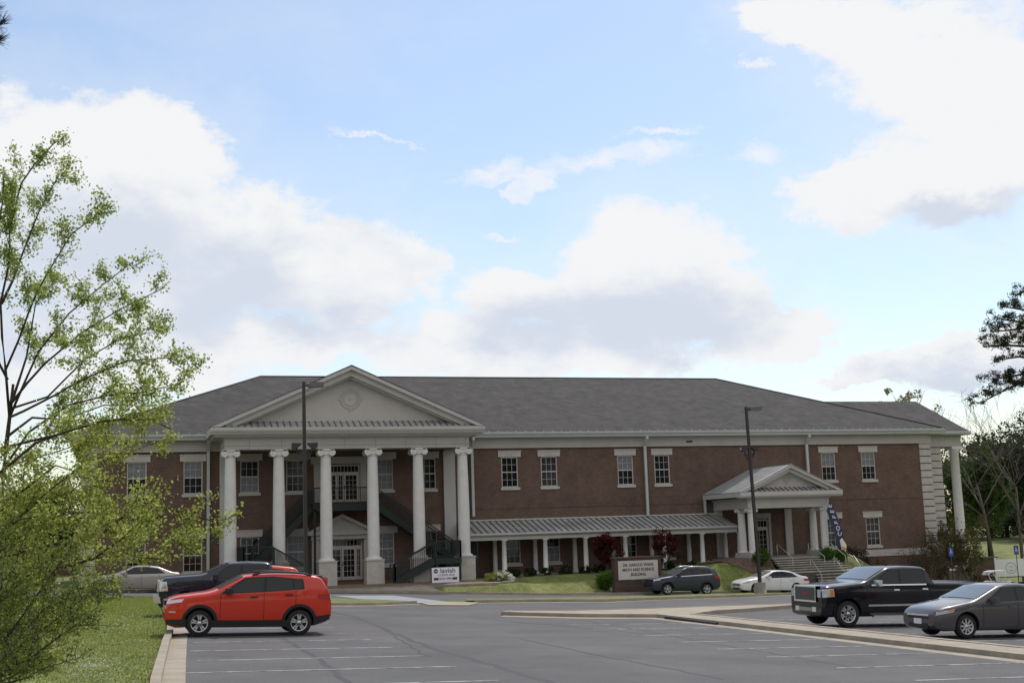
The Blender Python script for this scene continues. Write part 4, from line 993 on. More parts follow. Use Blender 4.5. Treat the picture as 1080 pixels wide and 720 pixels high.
gmc = dict(L=5.80, W=2.03, Rw=.405, fo=.90, wb=3.64, tum=.20, nose=.90, tail=.93, paint=BLK, spokes=6, spw=.028, arch=.06, archmat=BLK, msize=1.25,
    top=[(0, 1.02), (.03, 1.14), (.08, 1.20), (.2, 1.245), (1.4, 1.36), (1.55, 1.40), (2.32, 1.80), (2.5, 1.835), (3.0, 1.86), (3.55, 1.85), (3.78, 1.82), (3.95, 1.42), (4.02, 1.37), (5.75, 1.36), (5.82, 1.34), (5.85, 1.25)],
    bot=[(0, .36), (.1, .30), (.6, .30), (5.3, .36), (5.85, .50)], belt=[(0, 1.10), (1.4, 1.26), (4.0, 1.30), (5.85, 1.28)],
    ws=(1.60, 2.34), rw=(3.80, 3.94),
    dlo=([(1.75, 1.28), (3.74, 1.31)], [(2.38, 1.755), (3.68, 1.785)]),
    glass=[([(1.86, 1.31), (2.72, 1.325)], [(2.42, 1.735), (2.74, 1.745)]), ([(2.82, 1.325), (3.70, 1.335)], [(2.83, 1.748), (3.64, 1.75)])],
    belt_trim=([(1.72, 1.262), (3.72, 1.292)], [(1.74, 1.30), (3.72, 1.33)]), strips=[([(1.60, .63), (3.85, .66)], [(1.60, .69), (3.85, .72)])],
    seams=[(1.58, .5, 1.24), (2.77, .5, 1.30), (3.86, .5, 1.30)], handles=[(2.62, 1.14), (3.66, 1.17)], hmat=CHROME, mirror=(1.88, 1.27), mirmat=CHROME,
    headside=[([(.02, .90), (.42, .93)], [(.02, 1.15), (.40, 1.17)])], amber=[([(.26, .95), (.40, .96)], [(.26, 1.12), (.38, 1.13)])], tailside=[([(5.66, 1.05), (5.84, 1.05)], [(5.66, 1.32), (5.84, 1.31)])],
    front=[(-.60, .60, .80, 1.20, mat('grille_mesh', (.10, .10, .105), .5, .6), 'grille', .03), (-.66, -.60, .76, 1.24, CHROME, 'grille_frame', .045), (.60, .66, .76, 1.24, CHROME, 'grille_frame', .045), (-.66, .66, 1.20, 1.25, CHROME, 'grille_frame', .046), (-.66, .66, .75, .80, CHROME, 'grille_frame', .046),
           (.40, .62, .46, .60, CHROME, 'tow_hook_bezel', .03), (-.38, .38, .47, .58, mat('skid_plate', (.35, .34, .33), .4, .5), 'skid_plate', .03), (.68, .89, .90, 1.14, LAMPG, 'headlight', .012), (-.16, .16, .96, 1.05, mat('badge_red', (.28, .02, .02), .4), 'badge', .04)],
    boxes=[('side_step', CHROME, (1.75, 4.1, .93, 1.05, .30, .36)), ('fog_lamp', LAMPG, (.12, .2, .945, .965, .66, .74)), ('bed_liner', BLACK, (4.12, 5.7, -.80, .80, 1.37, 1.392)), ('antenna', BLACK, (2.9, 2.98, -.02, .02, 1.88, 1.93))])
gmcx = gmc
f150 = dict(gmc, paint=NVY, archmat=NVY, top=[(0, 1.06), (.03, 1.20), (.1, 1.28), (.25, 1.33), (1.4, 1.42), (1.55, 1.46), (2.28, 1.80), (2.5, 1.85), (3.0, 1.885), (3.6, 1.875), (3.82, 1.84), (3.96, 1.42), (4.02, 1.335), (5.8, 1.335), (5.83, 1.32), (5.85, 1.22)], belt_trim=([(1.74, 1.30), (1.76, 1.30)], [(1.74, 1.31), (1.76, 1.31)]), strips=[],
    glass=[([(1.84, 1.31), (2.72, 1.335)], [(2.36, 1.75), (2.74, 1.77)]), ([(2.82, 1.335), (3.72, 1.345)], [(2.83, 1.772), (3.68, 1.77)])], dlo=([(1.75, 1.28), (3.78, 1.31)], [(2.34, 1.77), (3.72, 1.79)]), hmat=NVY, mirmat=BLACK,
    front=[(-.62, .62, .82, 1.22, CHROME, 'grille', .03), (-.94, .94, .46, .68, CHROME, 'bumper', .14), (.68, .90, .88, 1.18, LAMPG, 'headlight', .012)], headside=[([(.0, .86), (.30, .88)], [(.0, 1.20), (.24, 1.19)])], amber=[([(.14, .95), (.24, .96)], [(.14, 1.03), (.24, 1.03)])],
    boxes=[('side_step', BLACK, (1.75, 4.1, .93, 1.0, .38, .43)), ('bed_liner', BLACK, (4.12, 5.7, -.80, .80, 1.345, 1.367)), ('rear_bumper', CHROME, (5.72, 5.98, -.95, .95, .55, .74))], tailside=[([(5.60, 1.02), (5.84, 1.02)], [(5.60, 1.35), (5.84, 1.34)])])
def sedan(paint_, L_=4.55, H_=1.435, **k):
    s = L_/4.55; h = H_/1.435
    d = dict(L=L_, W=1.78, Rw=.318, fo=.92*s, wb=2.70*s, tum=.34, nose=.76, tail=.82, paint=paint_, spokes=9, split=False, spw=.020,
        top=[(a*s, b*h) for a, b in [(0, .58), (.03, .66), (.10, .73), (.3, .81), (.8, .91), (1.12, .965), (1.22, 1.0), (2.02, 1.36), (2.3, 1.42), (2.7, 1.437), (3.1, 1.41), (3.4, 1.36), (3.98, 1.12), (4.1, 1.09), (4.42, 1.06), (4.50, .98), (4.55, .72)]],
        bot=[(0, .34), (.06, .24), (.3, .19), (.6, .20), (L_-.6, .21), (L_-.2, .28), (L_, .42)], belt=[(a*s, b*h) for a, b in [(0, .66), (.3, .76), (1.2, .93), (3.4, 1.0), (4.55, 1.0)]],
        ws=(1.26*s, 2.02*s), rw=(3.42*s, 3.95*s),
        dlo=([(1.50*s, .95*h), (3.72*s, 1.03*h)], [(2.12*s, 1.345*h), (2.7*s, 1.375*h), (3.35*s, 1.29*h)]),
        glass=[([(1.62*s, .97*h), (2.50*s, .99*h)], [(2.16*s, 1.32*h), (2.50*s, 1.345*h)]), ([(2.58*s, .992*h), (3.28*s, 1.01*h)], [(2.58*s, 1.345*h), (3.12*s, 1.31*h)]), ([(3.33*s, 1.015*h), (3.62*s, 1.03*h)], [(3.18*s, 1.30*h), (3.34*s, 1.27*h)])],
        seams=[(1.42*s, .32, .90*h), (2.54*s, .28, .97*h), (3.42*s, .55, .98*h)], handles=[(2.34*s, .84*h), (3.24*s, .87*h)], mirror=(1.72*s, .95*h), mirmat=paint_,
        headside=[([(.04, .60*h), (.50*s, .70*h)], [(.07, .69*h), (.56*s, .79*h)])], amber=[([(.36*s, .70*h), (.52*s, .735*h)], [(.38*s, .745*h), (.54*s, .785*h)])], tailside=[([(4.10*s, .82*h), (4.52*s, .78*h)], [(4.12*s, .93*h), (4.50*s, .95*h)])],
        front=[(-.48, .48, .575, .625, CHROME, 'grille_bar', .02), (-.45, .45, .50, .57, BLACK, 'grille', .008), (-.42, .42, .26, .38, BLACK, 'lower_grille', .008), (-.16, .16, .36, .50, PLATE, 'number_plate', .03)], back=[(-.17, .17, .62, .76, PLATE, 'number_plate', .012)], hmat=paint_)
    d.update(k); return d
rav = dict(jeep, paint=BLU, L=4.57, W=1.86, wb=2.66, fo=.93, Rw=.35, arch=.06, clad=[([(1.25, .235), (3.25, .235)], [(1.25, .38), (3.25, .38)])],
    top=[(0, .72), (.03, .84), (.12, .92), (.35, 1.0), (1.0, 1.10), (1.22, 1.14), (1.32, 1.18), (2.05, 1.60), (2.4, 1.67), (2.9, 1.70), (3.6, 1.67), (4.05, 1.60), (4.18, 1.55), (4.42, 1.18), (4.52, 1.08), (4.57, .75)],
    rw=(4.20, 4.41), hmat=BLU, mirmat=BLU, railmat=ALLOY, bot=[(0, .42), (.05, .30), (.3, .22), (.6, .24), (3.95, .24), (4.4, .34), (4.57, .50)],
    dlo=([(1.46, 1.11), (2.6, 1.17), (3.95, 1.29)], [(2.10, 1.59), (2.9, 1.635), (3.80, 1.55)]),
    glass=[([(1.58, 1.135), (2.54, 1.18)], [(2.14, 1.565), (2.56, 1.60)]), ([(2.63, 1.185), (3.34, 1.225)], [(2.64, 1.60), (3.32, 1.575)]), ([(3.40, 1.23), (3.80, 1.28)], [(3.38, 1.57), (3.72, 1.53)])],
    belt_trim=([(1.46, 1.09), (3.95, 1.25)], [(1.46, 1.115), (3.95, 1.28)]),
    tailside=[([(4.12, 1.02), (4.53, .98)], [(4.15, 1.16), (4.50, 1.14)])], boxes=[])
vehicle(jeep, 'bright red compact suv with black wheel arches parked over the left curb', 'suv', 'red_suv', -25.02, -47.2)
vehicle(f150, 'midnight black crew cab pickup parked behind the red suv', 'pickup truck', 'pickup_truck', -24.85, -36.2)
vehicle(dict(jeep, paint=ORG, arch=None, clad=[], boxes=[], rails=None), 'orange red suv mostly hidden behind the midnight black pickup', 'suv', 'orange_suv', -23.85, -33.4, z=H(-21.6, -33.4)+.10)
vehicle(gmc, 'glossy black crew cab pickup with chrome grille facing the concrete median', 'pickup truck', 'pickup_truck', -5.50, -47.3)
vehicle(sedan(GRY), 'gunmetal grey sedan at the right edge with white front plate', 'sedan', 'sedan', -5.45, -53.1)
vehicle(rav, 'slate blue suv parked beside the brick monument sign', 'suv', 'slate_suv', 5.25, -9.7)
vehicle(sedan(WHT, 4.80, 1.46, spokes=7), 'white sedan parked below the stone entrance steps', 'sedan', 'sedan', 11.3, -9.7)
vehicle(sedan(SLV, 4.85, 1.46, spokes=7, amber=[]), 'silver sedan parked on the driveway behind the leafy branches', 'sedan', 'sedan', -27.65, -9.2)
vehicle(dict(rav, paint=NVY), 'dark suv parked far left behind the young tree', 'suv', 'dark_suv', -37.2, -9.5)

# ------------------------------------------------------------------ foliage helpers
def leaf_cloud(P, size, seed, flat=0.0, elong=1.5):
    """numpy: many small rhombic leaves at points P"""
    r = np.random.default_rng(seed); n = len(P)
    a = r.normal(size=(n, 3)); a[:, 2] *= (1-flat); a /= np.linalg.norm(a, axis=1)[:, None]
    b = r.normal(size=(n, 3)); b[:, 2] *= (1-flat); b -= a*(a*b).sum(1)[:, None]; b /= np.linalg.norm(b, axis=1)[:, None]
    s = size*r.uniform(.6, 1.35, size=(n, 1))
    v = np.stack([P-a*s*elong/2, P+b*s/2, P+a*s*elong/2, P-b*s/2], 1).reshape(-1, 3)
    return v
def leaves_obj(name, P, size, m, parent=None, seed=1, flat=0.0, elong=1.5):
    P = np.asarray(P, float); v = leaf_cloud(P, size, seed, flat, elong); n = len(P)
    me = bpy.data.meshes.new(name); me.vertices.add(4*n); me.vertices.foreach_set('co', v.ravel())
    me.loops.add(4*n); me.loops.foreach_set('vertex_index', np.arange(4*n)); me.polygons.add(n)
    me.polygons.foreach_set('loop_start', np.arange(n)*4); me.polygons.foreach_set('loop_total', np.full(n, 4))
    me.update(calc_edges=True); me.materials.append(m)
    o = bpy.data.objects.new(name, me); COL.objects.link(o)
    if parent: o.parent = parent
    return o
BARK = mat('bark', (.055, .042, .032), .95, var=.3, vscale=8); BARK_G = mat('bark_grey', (.12, .10, .088), .95, var=.3, vscale=6)
def clumps(c, rad, n, k, seed, shell=.55, sub=.28):
    """leaf points grouped in clumps inside an ellipsoid"""
    r = np.random.default_rng(seed); d = r.normal(size=(k, 3)); d /= np.linalg.norm(d, axis=1)[:, None]
    cc = d*(r.uniform(shell, 1, size=(k, 1)))*np.array(rad)*r.uniform(.75, 1.08, size=(k, 1))
    idx = r.integers(0, k, n); q = r.normal(size=(n, 3)); q /= np.linalg.norm(q, axis=1)[:, None]; q *= r.uniform(.2, 1, size=(n, 1))**.6
    return np.array(c)+cc[idx]+q*np.array(rad)*sub*r.uniform(.6, 1.3, size=(k, 1))[idx]
def bush(name, label, x, y, rad, m, leaf=.06, n=2500, z=None, cat='bush', group=None, k=60, seed=1):
    zg = (H(x, y) if z is None else z)
    o = thing(name, label, cat, (x, y, zg), group=group)
    P = clumps((0, 0, rad[2]*.92), rad, n, k, seed, .6, .3); P[:, 2] = np.maximum(P[:, 2], .02)
    leaves_obj('foliage', P, leaf, m, o, seed)
    st_ = MB(); r = random.Random(seed)
    for i in range(7): st_.tube([(r.uniform(-.06, .06), r.uniform(-.06, .06), -.1), (r.uniform(-.5, .5)*rad[0], r.uniform(-.5, .5)*rad[1], rad[2]*1.2)], [.02, .008], 5)
    st_.build('stems', BARK, o); return o
LG_BR = leaf_mat('leaf_bright', (.12, .20, .03), (.26, .34, .07)); LG_HEDGE = leaf_mat('leaf_hedge', (.018, .030, .010), (.05, .07, .02), 6)
LG_ROUND = leaf_mat('leaf_round', (.05, .12, .02), (.10, .20, .03), 6); LG_RED = leaf_mat('leaf_maroon', (.035, .010, .011), (.085, .020, .022), 3, .2)
LG_YG = leaf_mat('leaf_yellowgreen', (.16, .20, .04), (.30, .32, .09), 5); LG_DK = leaf_mat('leaf_dark', (.020, .032, .014), (.055, .075, .03), 1.0, .3)
LG_MID = leaf_mat('leaf_mid', (.045, .085, .022), (.10, .15, .045), .8, .4); LG_PALE = leaf_mat('leaf_pale', (.20, .20, .12), (.34, .33, .20), 1, .4); LG_PINE = leaf_mat('leaf_pine', (.030, .042, .022), (.065, .08, .04), 2, .25)
PETAL = leaf_mat('petal_white', (.6, .6, .55), (.8, .8, .78), 4, .3); LG_OLIVE = leaf_mat('leaf_olive', (.055, .058, .022), (.12, .115, .045), 2, .3)

# hedge shrubs along the walkway
xsb = [(541, 'first'), (559, ''), (577.5, ''), (597, ''), (617, ''), (632, ''), (705, ''), (728, ''), (755, ''), (774, '')]
desc = ['nearest the flowering bush', 'second from the portico', 'third from the portico', 'fourth from the portico', 'fifth from the portico', 'left of the round green bush', 'just right of the monument sign', 'above the roof of the slate suv', 'behind the tail of the slate suv', 'nearest the side entrance']
for i, (px, _) in enumerate(xsb):
    y = -3.55; p = on_y(px, 603, y)
    bush('hedge_shrub', 'small dark clipped shrub along the walkway, '+desc[i], float(p[0]), y, (.48, .38, .36), LG_HEDGE, .07, 900, z=.1, group='clipped shrubs along the covered walkway', k=30, seed=20+i)
p = on_y(639, 621, -6.9); bush('round_bush', 'round bright green bush left of the monument sign', float(p[0]), -6.9, (.62, .6, .62), LG_ROUND, .06, 3600, z=float(p[2]), k=90, seed=3)
for px, rx, pyb, lab, sd in ((803, .60, 594.5, 'round green bush before the left pair of side entrance columns', 4), (872.5, .58, 592, 'round green bush at the foot of the feather flag', 5), (887, .45, 592, 'smaller round green bush right of the feather flag', 6)):
    p = on_y(px, pyb, -6.3); bush('round_bush', lab, float(p[0]), -6.3, (rx, rx, rx), LG_ROUND, .06, 2600, z=float(p[2])-.05, k=80, seed=sd)
# flowering bush
p = on_y(529, 612, -6.4); o = bush('flowering_bush', 'low yellow green bush covered in white blossom at the plaza corner', float(p[0])-.1, -5.9, (.95, .6, .42), LG_YG, .06, 3000, z=-.15, k=70, seed=8)
P = clumps((.35, -.25, .40), (.72, .5, .42), 700, 70, 9, .85, .16); P = P[P[:, 1] < .3]; leaves_obj('blossom', P, .085, PETAL, o, 4)
bush('low_shrub', 'small fresh green shrub behind the hood of the slate suv', 8.0, -6.5, (.65, .5, .35), LG_ROUND, .06, 1300, seed=11, k=40)
for i, (px, lab) in enumerate(((905, 'dark leggy shrub against the brick wall right of the feather flag'), (922, 'dark leggy shrub under the right hand ground floor window'), (893, 'dark low shrub close to the round bushes'))):
    p = on_y(px, 590, -2.2-.4*i); bush('dark_shrub', lab, float(p[0]), -2.2-.4*i, (.95, .7, .75), leaf_mat('leaf_dusky', (.03, .028, .018), (.09, .07, .045), 4, .3), .06, 1500, z=min(.3, H(float(p[0]), -2.5)+.5)-.3, k=50, seed=30+i, group='dark shrubs along the wall')
sheet('planting_bed', [(13.0, -6.2), (14.6, -6.9), (15.8, -6.9), (15.8, -5.2), (14.3, -4.0), (12, -3.4), (-2.4, -3.4), (-2.4, -4.0), (11.5, -4.1)], .07, MULCH, step=.5)
sheet('planting_bed', [(21.8, -6.8), (33, -5), (33, -.2), (21.7, -.2)], .03, mat('bed_mulch', (.11, .085, .065), .95, var=.4, vscale=3))

# ---- trees with drawn limbs
def grow(start, d, length, rad, lvl, r, segs, tips, droop=.0, kink=.35, ratio=.62, nchild=(3, 5)):
    pts = [Vector(start)]; d = Vector(d).normalized(); n = 4
    for i in range(n):
        d = (d+Vector((r.gauss(0, kink), r.gauss(0, kink), r.gauss(0, kink)-droop))*.5).normalized(); pts.append(pts[-1]+d*length/n)
    segs.append((pts, [rad*(1-.7*i/n) for i in range(n+1)]))
    if lvl <= 0: tips.append(pts); return
    for k in range(r.randint(*nchild)):
        t_ = r.uniform(.25, 1); i = min(n-1, int(t_*n)); p = pts[i].lerp(pts[i+1], t_*n-i)
        nd = (d+Vector((r.gauss(0, .75), r.gauss(0, .75), r.gauss(.1, .6)))).normalized()
        grow(p, nd, length*ratio*r.uniform(.7, 1.15), rad*.55, lvl-1, r, segs, tips, droop, kink, ratio, nchild)
    grow(pts[-1], d, length*ratio, rad*.3, lvl-1, r, segs, tips, droop, kink, ratio, nchild)
def limb_tree(name, label, cat, base, limbs, seed, twig_len, leafm, leaf, per, spacing, barkm=BARK, lvl=1, spread=.10, taper=1, group=None, jitter=.6, tips_only=False, rise=.25, flat=0):
    r = random.Random(seed); o = thing(name, label, cat, base, group=group); bz = Vector(base)
    trunk = MB(); branches = MB(); leaves = []
    for li, (pts, r0, r1, leafy) in enumerate(limbs):
        P = [Vector(at(*q))-bz if len(q) == 3 else Vector(q[1:])-bz for q in pts]
        Q = resample(P, .5); m = len(Q); off = Vector((0, 0, 0))
        for i in range(1, m-1): off = off*.7+Vector((r.gauss(0, .02), r.gauss(0, .05), r.gauss(0, .02))); Q[i] = Q[i]+off
        rr = [r0+(r1-r0)*i/(m-1) for i in range(m)]
        (trunk if li == 0 else branches).tube(Q, rr, 7)
        if not leafy: continue
        s0 = leafy if isinstance(leafy, float) else 0.0
        acc = 0
        for i in range(m-1):
            if i/m < s0: continue
            L2 = (Q[i+1]-Q[i]).length; k = int(L2/spacing+r.random()); 
            dd = (Q[i+1]-Q[i]).normalized()
            for _ in range(k):
                p = Q[i].lerp(Q[i+1], r.random())
                nd = (dd*.7+Vector((r.gauss(0, 1)*jitter, r.gauss(0, 1)*jitter, r.gauss(rise, .7)*jitter*1.4))).normalized()
                segs, tips = [], []
                ln_ = twig_len*r.uniform(.5, 1.25)*(1-.45*i/m)
                grow(p, nd, ln_, max(.006, rr[i]*.35), lvl, r, segs, tips)
                for sg, ra in segs: branches.tube(sg, [max(.0035, a) for a in ra], 4)
                for sg, ra in segs:
                    for a, b in zip(sg[:-1], sg[1:]):
                        for _2 in range(per):
                            q = a.lerp(b, r.random())+Vector((r.gauss(0, spread), r.gauss(0, spread), r.gauss(0, spread))); leaves.append(tuple(q))
        q = Q[-1]
        for _2 in range(per*4): leaves.append(tuple(q+Vector((r.gauss(0, spread), r.gauss(0, spread), r.gauss(0, spread)))))
    trunk.build('trunk', barkm, o); branches.build('branches', barkm, o)
    if leaves: leaves_obj('foliage', leaves, leaf, leafm, o, seed, flat)
    return o
DA = 25
tA = at(-6, 700, DA); tA[2] = H(tA[0], tA[1])
LG_A = leaf_mat('leaf_spring', (.22, .29, .07), (.44, .50, .16), 1.5, .72)
limb_tree('oak_tree', 'tall young tree with fresh spring leaves at the left edge', 'tree', tuple(tA), [
    ([('w', tA[0], tA[1], tA[2]-.2), (-2, 560, DA), (4, 500, DA), (10, 440, DA), (14, 405, DA)], .12, .028, False),
    ([(10, 440, DA), (6, 390, DA), (2, 320, DA-.3), (10, 245, DA-.5), (22, 195, DA-.5), (38, 172, DA-.4), (58, 150, DA-.3)], .028, .012, .25),
    ([(2, 320, DA-.3), (22, 270, DA+.4), (40, 225, DA+.6), (62, 185, DA+.6)], .03, .008, .2),
    ([(6, 390, DA), (28, 330, DA-.6), (52, 285, DA-.9), (78, 245, DA-1), (98, 232, DA-1), (118, 222, DA-1)], .024, .008, .2),
    ([(10, 440, DA), (38, 370, DA+.4), (72, 330, DA+.7), (108, 300, DA+.8), (140, 276, DA+.9)], .028, .008, .25),
    ([(12, 425, DA), (45, 385, DA-.5), (85, 350, DA-.8), (125, 325, DA-.9), (172, 304, DA-1)], .028, .008, .3),
    ([(14, 430, DA), (50, 420, DA+.3), (90, 380, DA+.6), (130, 358, DA+.8), (176, 348, DA+.9)], .024, .008, .3),
    ([(10, 440, DA), (40, 425, DA-1), (85, 400, DA-1.4), (135, 380, DA-1.5), (178, 376, DA-1.6), (198, 392, DA-1.6)], .028, .008, .3),
    ([(6, 490, DA), (30, 455, DA-.4), (70, 425, DA-.6), (115, 415, DA-.8), (150, 412, DA-.8), (190, 404, DA-.9)], .028, .008, .25),
    ([(12, 425, DA), (30, 375, DA+.8), (40, 320, DA+1.2), (62, 290, DA+1.4)], .03, .008, .2),
    ([(8, 400, DA), (-14, 360, DA+.3), (-30, 300, DA+.4), (-20, 230, DA+.3)], .028, .01, .2),
    ([(0, 330, DA), (-10, 280, DA-.5), (4, 215, DA-.8), (4, 185, DA-.9)], .03, .008, .2),
    ([(8, 460, DA), (34, 440, DA+.8), (66, 445, DA+1.2), (110, 430, DA+1.4), (160, 428, DA+1.4)], .03, .008, .3),
], 11, .62, LG_A, .040, 6, .19, lvl=1, spread=.06)
DB = 17
tB = at(-70, 760, DB); tB[2] = H(tB[0], tB[1])
LG_B = leaf_mat('leaf_lime', (.23, .28, .06), (.43, .46, .13), 1.6, .70)
B0 = (-60, 640, DB)
limb_tree('spreading_tree', 'low spreading lime green tree sweeping its branches across the left corner', 'tree', tuple(tB), [
    ([('w', tB[0], tB[1], tB[2]-.2), (-66, 700, DB), B0, (-50, 560, DB)], .12, .07, False),
    ([B0, (-10, 590, DB-.4), (40, 545, DB-.7), (70, 520, DB-.8), (100, 512, DB-.9)], .028, .008, .2),
    ([(-50, 560, DB), (0, 500, DB+.3), (40, 468, DB+.5), (90, 450, DB+.6), (150, 440, DB+.7), (180, 452, DB+.7)], .028, .008, .25),
    ([(-10, 590, DB), (60, 575, DB+.4), (110, 562, DB+.6), (150, 535, DB+.8), (200, 545, DB+.9), (238, 553, DB+.9)], .026, .006, .2),
    ([(-50, 660, DB), (10, 620, DB-.5), (60, 600, DB-.8), (100, 592, DB-.9), (130, 570, DB-1), (150, 548, DB-1.1)], .028, .006, .15),
    ([(-50, 640, DB), (0, 560, DB-1), (50, 515, DB-1.4), (85, 492, DB-1.5)], .024, .006, .2),
    ([(-50, 680, DB), (0, 668, DB-.8), (45, 648, DB-1.2), (80, 622, DB-1.3), (118, 612, DB-1.3)], .024, .006, .1),
    ([(-50, 700, DB), (-10, 690, DB-1), (30, 680, DB-1.4), (58, 655, DB-1.6), (84, 640, DB-1.6)], .022, .006, .1),
    ([(-50, 560, DB), (-10, 530, DB+.8), (40, 520, DB+1.2), (100, 530, DB+1.4), (160, 560, DB+1.4), (205, 582, DB+1.4)], .024, .006, .15),
    ([(-40, 600, DB), (20, 560, DB+1), (80, 545, DB+1.3), (125, 545, DB+1.5)], .024, .006, .15),
    ([(-40, 520, DB), (0, 470, DB-.4), (60, 455, DB-.6), (110, 440, DB-.8), (165, 442, DB-.8)], .03, .006, .3),
    ([(-50, 620, DB), (-20, 560, DB-.4), (10, 530, DB-.6), (60, 490, DB-.8), (88, 500, DB-.8)], .03, .006, .1),
    ([(-50, 690, DB), (0, 640, DB-1.6), (40, 600, DB-2), (80, 570, DB-2.1), (130, 545, DB-2.1)], .022, .006, .1),
    ([(-50, 700, DB), (0, 720, DB-1.8), (30, 706, DB-2), (60, 690, DB-2.1)], .03, .006, .1),
    ([(-40, 560, DB), (20, 520, DB+2), (90, 495, DB+2.3), (150, 470, DB+2.4), (178, 462, DB+2.4)], .022, .005, .2),
    ([(-40, 600, DB), (30, 585, DB+2), (100, 560, DB+2.3), (150, 570, DB+2.5), (215, 560, DB+2.5)], .022, .005, .2),
    ([(-40, 580, DB), (20, 550, DB-1.8), (60, 540, DB-2), (95, 540, DB-2.2)], .022, .005, .15),
    ([(-40, 540, DB), (10, 490, DB+1.6), (60, 475, DB+1.9), (120, 455, DB+2)], .022, .005, .2),
    ([(-40, 640, DB), (20, 600, DB+1.2), (70, 590, DB+1.5), (125, 585, DB+1.6), (170, 590, DB+1.7)], .022, .005, .15),
], 23, .44, LG_B, .031, 5, .17, lvl=1, spread=.055, rise=.1)
# pine needles at the top left corner
pn = at(-60, 60, 9); o = thing('pine_tree', 'pine twig with long needles poking in at the top left corner', 'tree', (pn[0], pn[1], H(pn[0], pn[1])))
bz = Vector(o.location); MB().tube([(0, 0, -.2), (0, .1, 3), tuple(Vector(pn)-bz)], [.16, .14, .1], 8).build('trunk', BARK, o)
tw = MB(); nd = MB(); r = random.Random(5)
T0 = Vector(pn)-bz
for px, py in ((2, 24), (-1, 42), (-6, 10)):
    e_ = Vector(at(px, py, 9))-bz; tw.tube([T0, T0.lerp(e_, .6)+Vector((0, 0, .02)), e_], [.02, .01, .005], 5)
    for k in range(150):
        s_ = T0.lerp(e_, r.uniform(.72, 1)); d = ((e_-T0).normalized()*.9+Vector((r.gauss(0, .45), r.gauss(0, .45), r.gauss(.1, .45)))).normalized(); nd.tube([s_, s_+d*r.uniform(.06, .11)], [.0016, .0008], 3)
tw.build('branches', BARK, o); nd.build('needles', LG_PINE, o)

# right edge pine
DP = 70
base = at(1100, 600, DP); base[2] = H(base[0], base[1])
def pine(label, base, limbs, seed, trunk_pts, sc=1.0):
    r = random.Random(seed); o = thing('pine_tree', label, 'tree', tuple(base)); bz = Vector(base)
    MB().tube([Vector(q)-bz for q in trunk_pts], [.36*sc, .28*sc, .16*sc, .06*sc][:len(trunk_pts)], 9).build('trunk', BARK, o)
    br = MB(); P = []
    for pts in limbs:
        Q = resample([Vector(at(*q))-bz for q in pts], .4); m = len(Q); br.tube(Q, [.09*(1-.8*i/m)*sc for i in range(m)], 5)
        for i in range(m):
            if i/m < .12: continue
            for _ in range(3):
                c = Q[i]+Vector((r.gauss(0, .3), r.gauss(0, .5), r.gauss(.16, .17)))*sc; br.tube([Q[i], c], [.02, .01], 4)
                for k in range(60):
                    d = Vector((r.gauss(0, 1), r.gauss(0, 1), r.gauss(.2, .7))).normalized(); P.append(tuple(c+d*r.uniform(.03, .30)*sc))
    br.build('branches', BARK, o); leaves_obj('needles', P, .045*sc, LG_PINE, o, seed, 0, 4.5); return o
tp = [base, at(1098, 500, DP), at(1094, 380, DP), at(1088, 290, DP)]
pine('tall dark pine leaning in at the right edge', base, [
    [(1090, 306, DP), (1078, 308, DP), (1071, 312, DP)], [(1092, 330, DP), (1076, 326, DP-.5), (1061, 324, DP-.8)], [(1092, 338, DP), (1078, 340, DP+.5), (1054, 336, DP+.8)],
    [(1094, 344, DP), (1066, 348, DP-.5), (1045, 350, DP-.8)], [(1094, 366, DP), (1062, 364, DP+.5), (1038, 366, DP+.6)], [(1094, 360, DP), (1085, 358, DP-1.4), (1070, 362, DP-1.5)],
    [(1096, 380, DP), (1075, 376, DP), (1056, 379, DP-.3)], [(1096, 392, DP), (1070, 396, DP-.5), (1046, 400, DP-.8)], [(1096, 396, DP), (1062, 410, DP-.4), (1034, 425, DP-.5)],
    [(1096, 404, DP), (1078, 404, DP-1), (1060, 410, DP-1)], [(1096, 350, DP), (1110, 345, DP), (1130, 350, DP)], [(1096, 388, DP), (1120, 380, DP), (1140, 390, DP)]], 41, tp)

def crown_tree(name, label, px, py_top, dist, width, m, seed, n=9000, leaf=.16, trunk=True, py_base=None, k=60, hfrac=.75, group=None, barkm=BARK, sub=.22):
    top_ = at(px, py_top, dist); zg = H(top_[0], top_[1]); hh = top_[2]-zg
    o = thing(name, label, 'tree', (top_[0], top_[1], zg), group=group); r = random.Random(seed)
    ch = hh*hfrac; cz = hh-ch/2; P = clumps((0, 0, cz), (width/2, width/2, ch/2), n, k, seed, .35, sub)
    leaves_obj('foliage', P, leaf, m, o, seed)
    t_ = MB(); t_.tube([(0, 0, -.3), (r.uniform(-.3, .3), 0, hh*.35), (r.uniform(-.4, .4), 0, hh*.8)], [.03*hh*.6+.06, .02*hh*.6+.03, .03], 7)
    t_.build('trunk', barkm, o); b_ = MB()
    for i in range(16):
        a = r.uniform(0, 6.28); z_ = r.uniform(.3, .8)*hh; q_ = Vector((math.cos(a)*width*.4, math.sin(a)*width*.4, min(hh*.97, z_+hh*.2)))
        b_.tube([(0, 0, z_), q_*.5+Vector((0, 0, z_*.5)), q_], [.06, .04, .015], 4)
    b_.build('branches', barkm, o); return o
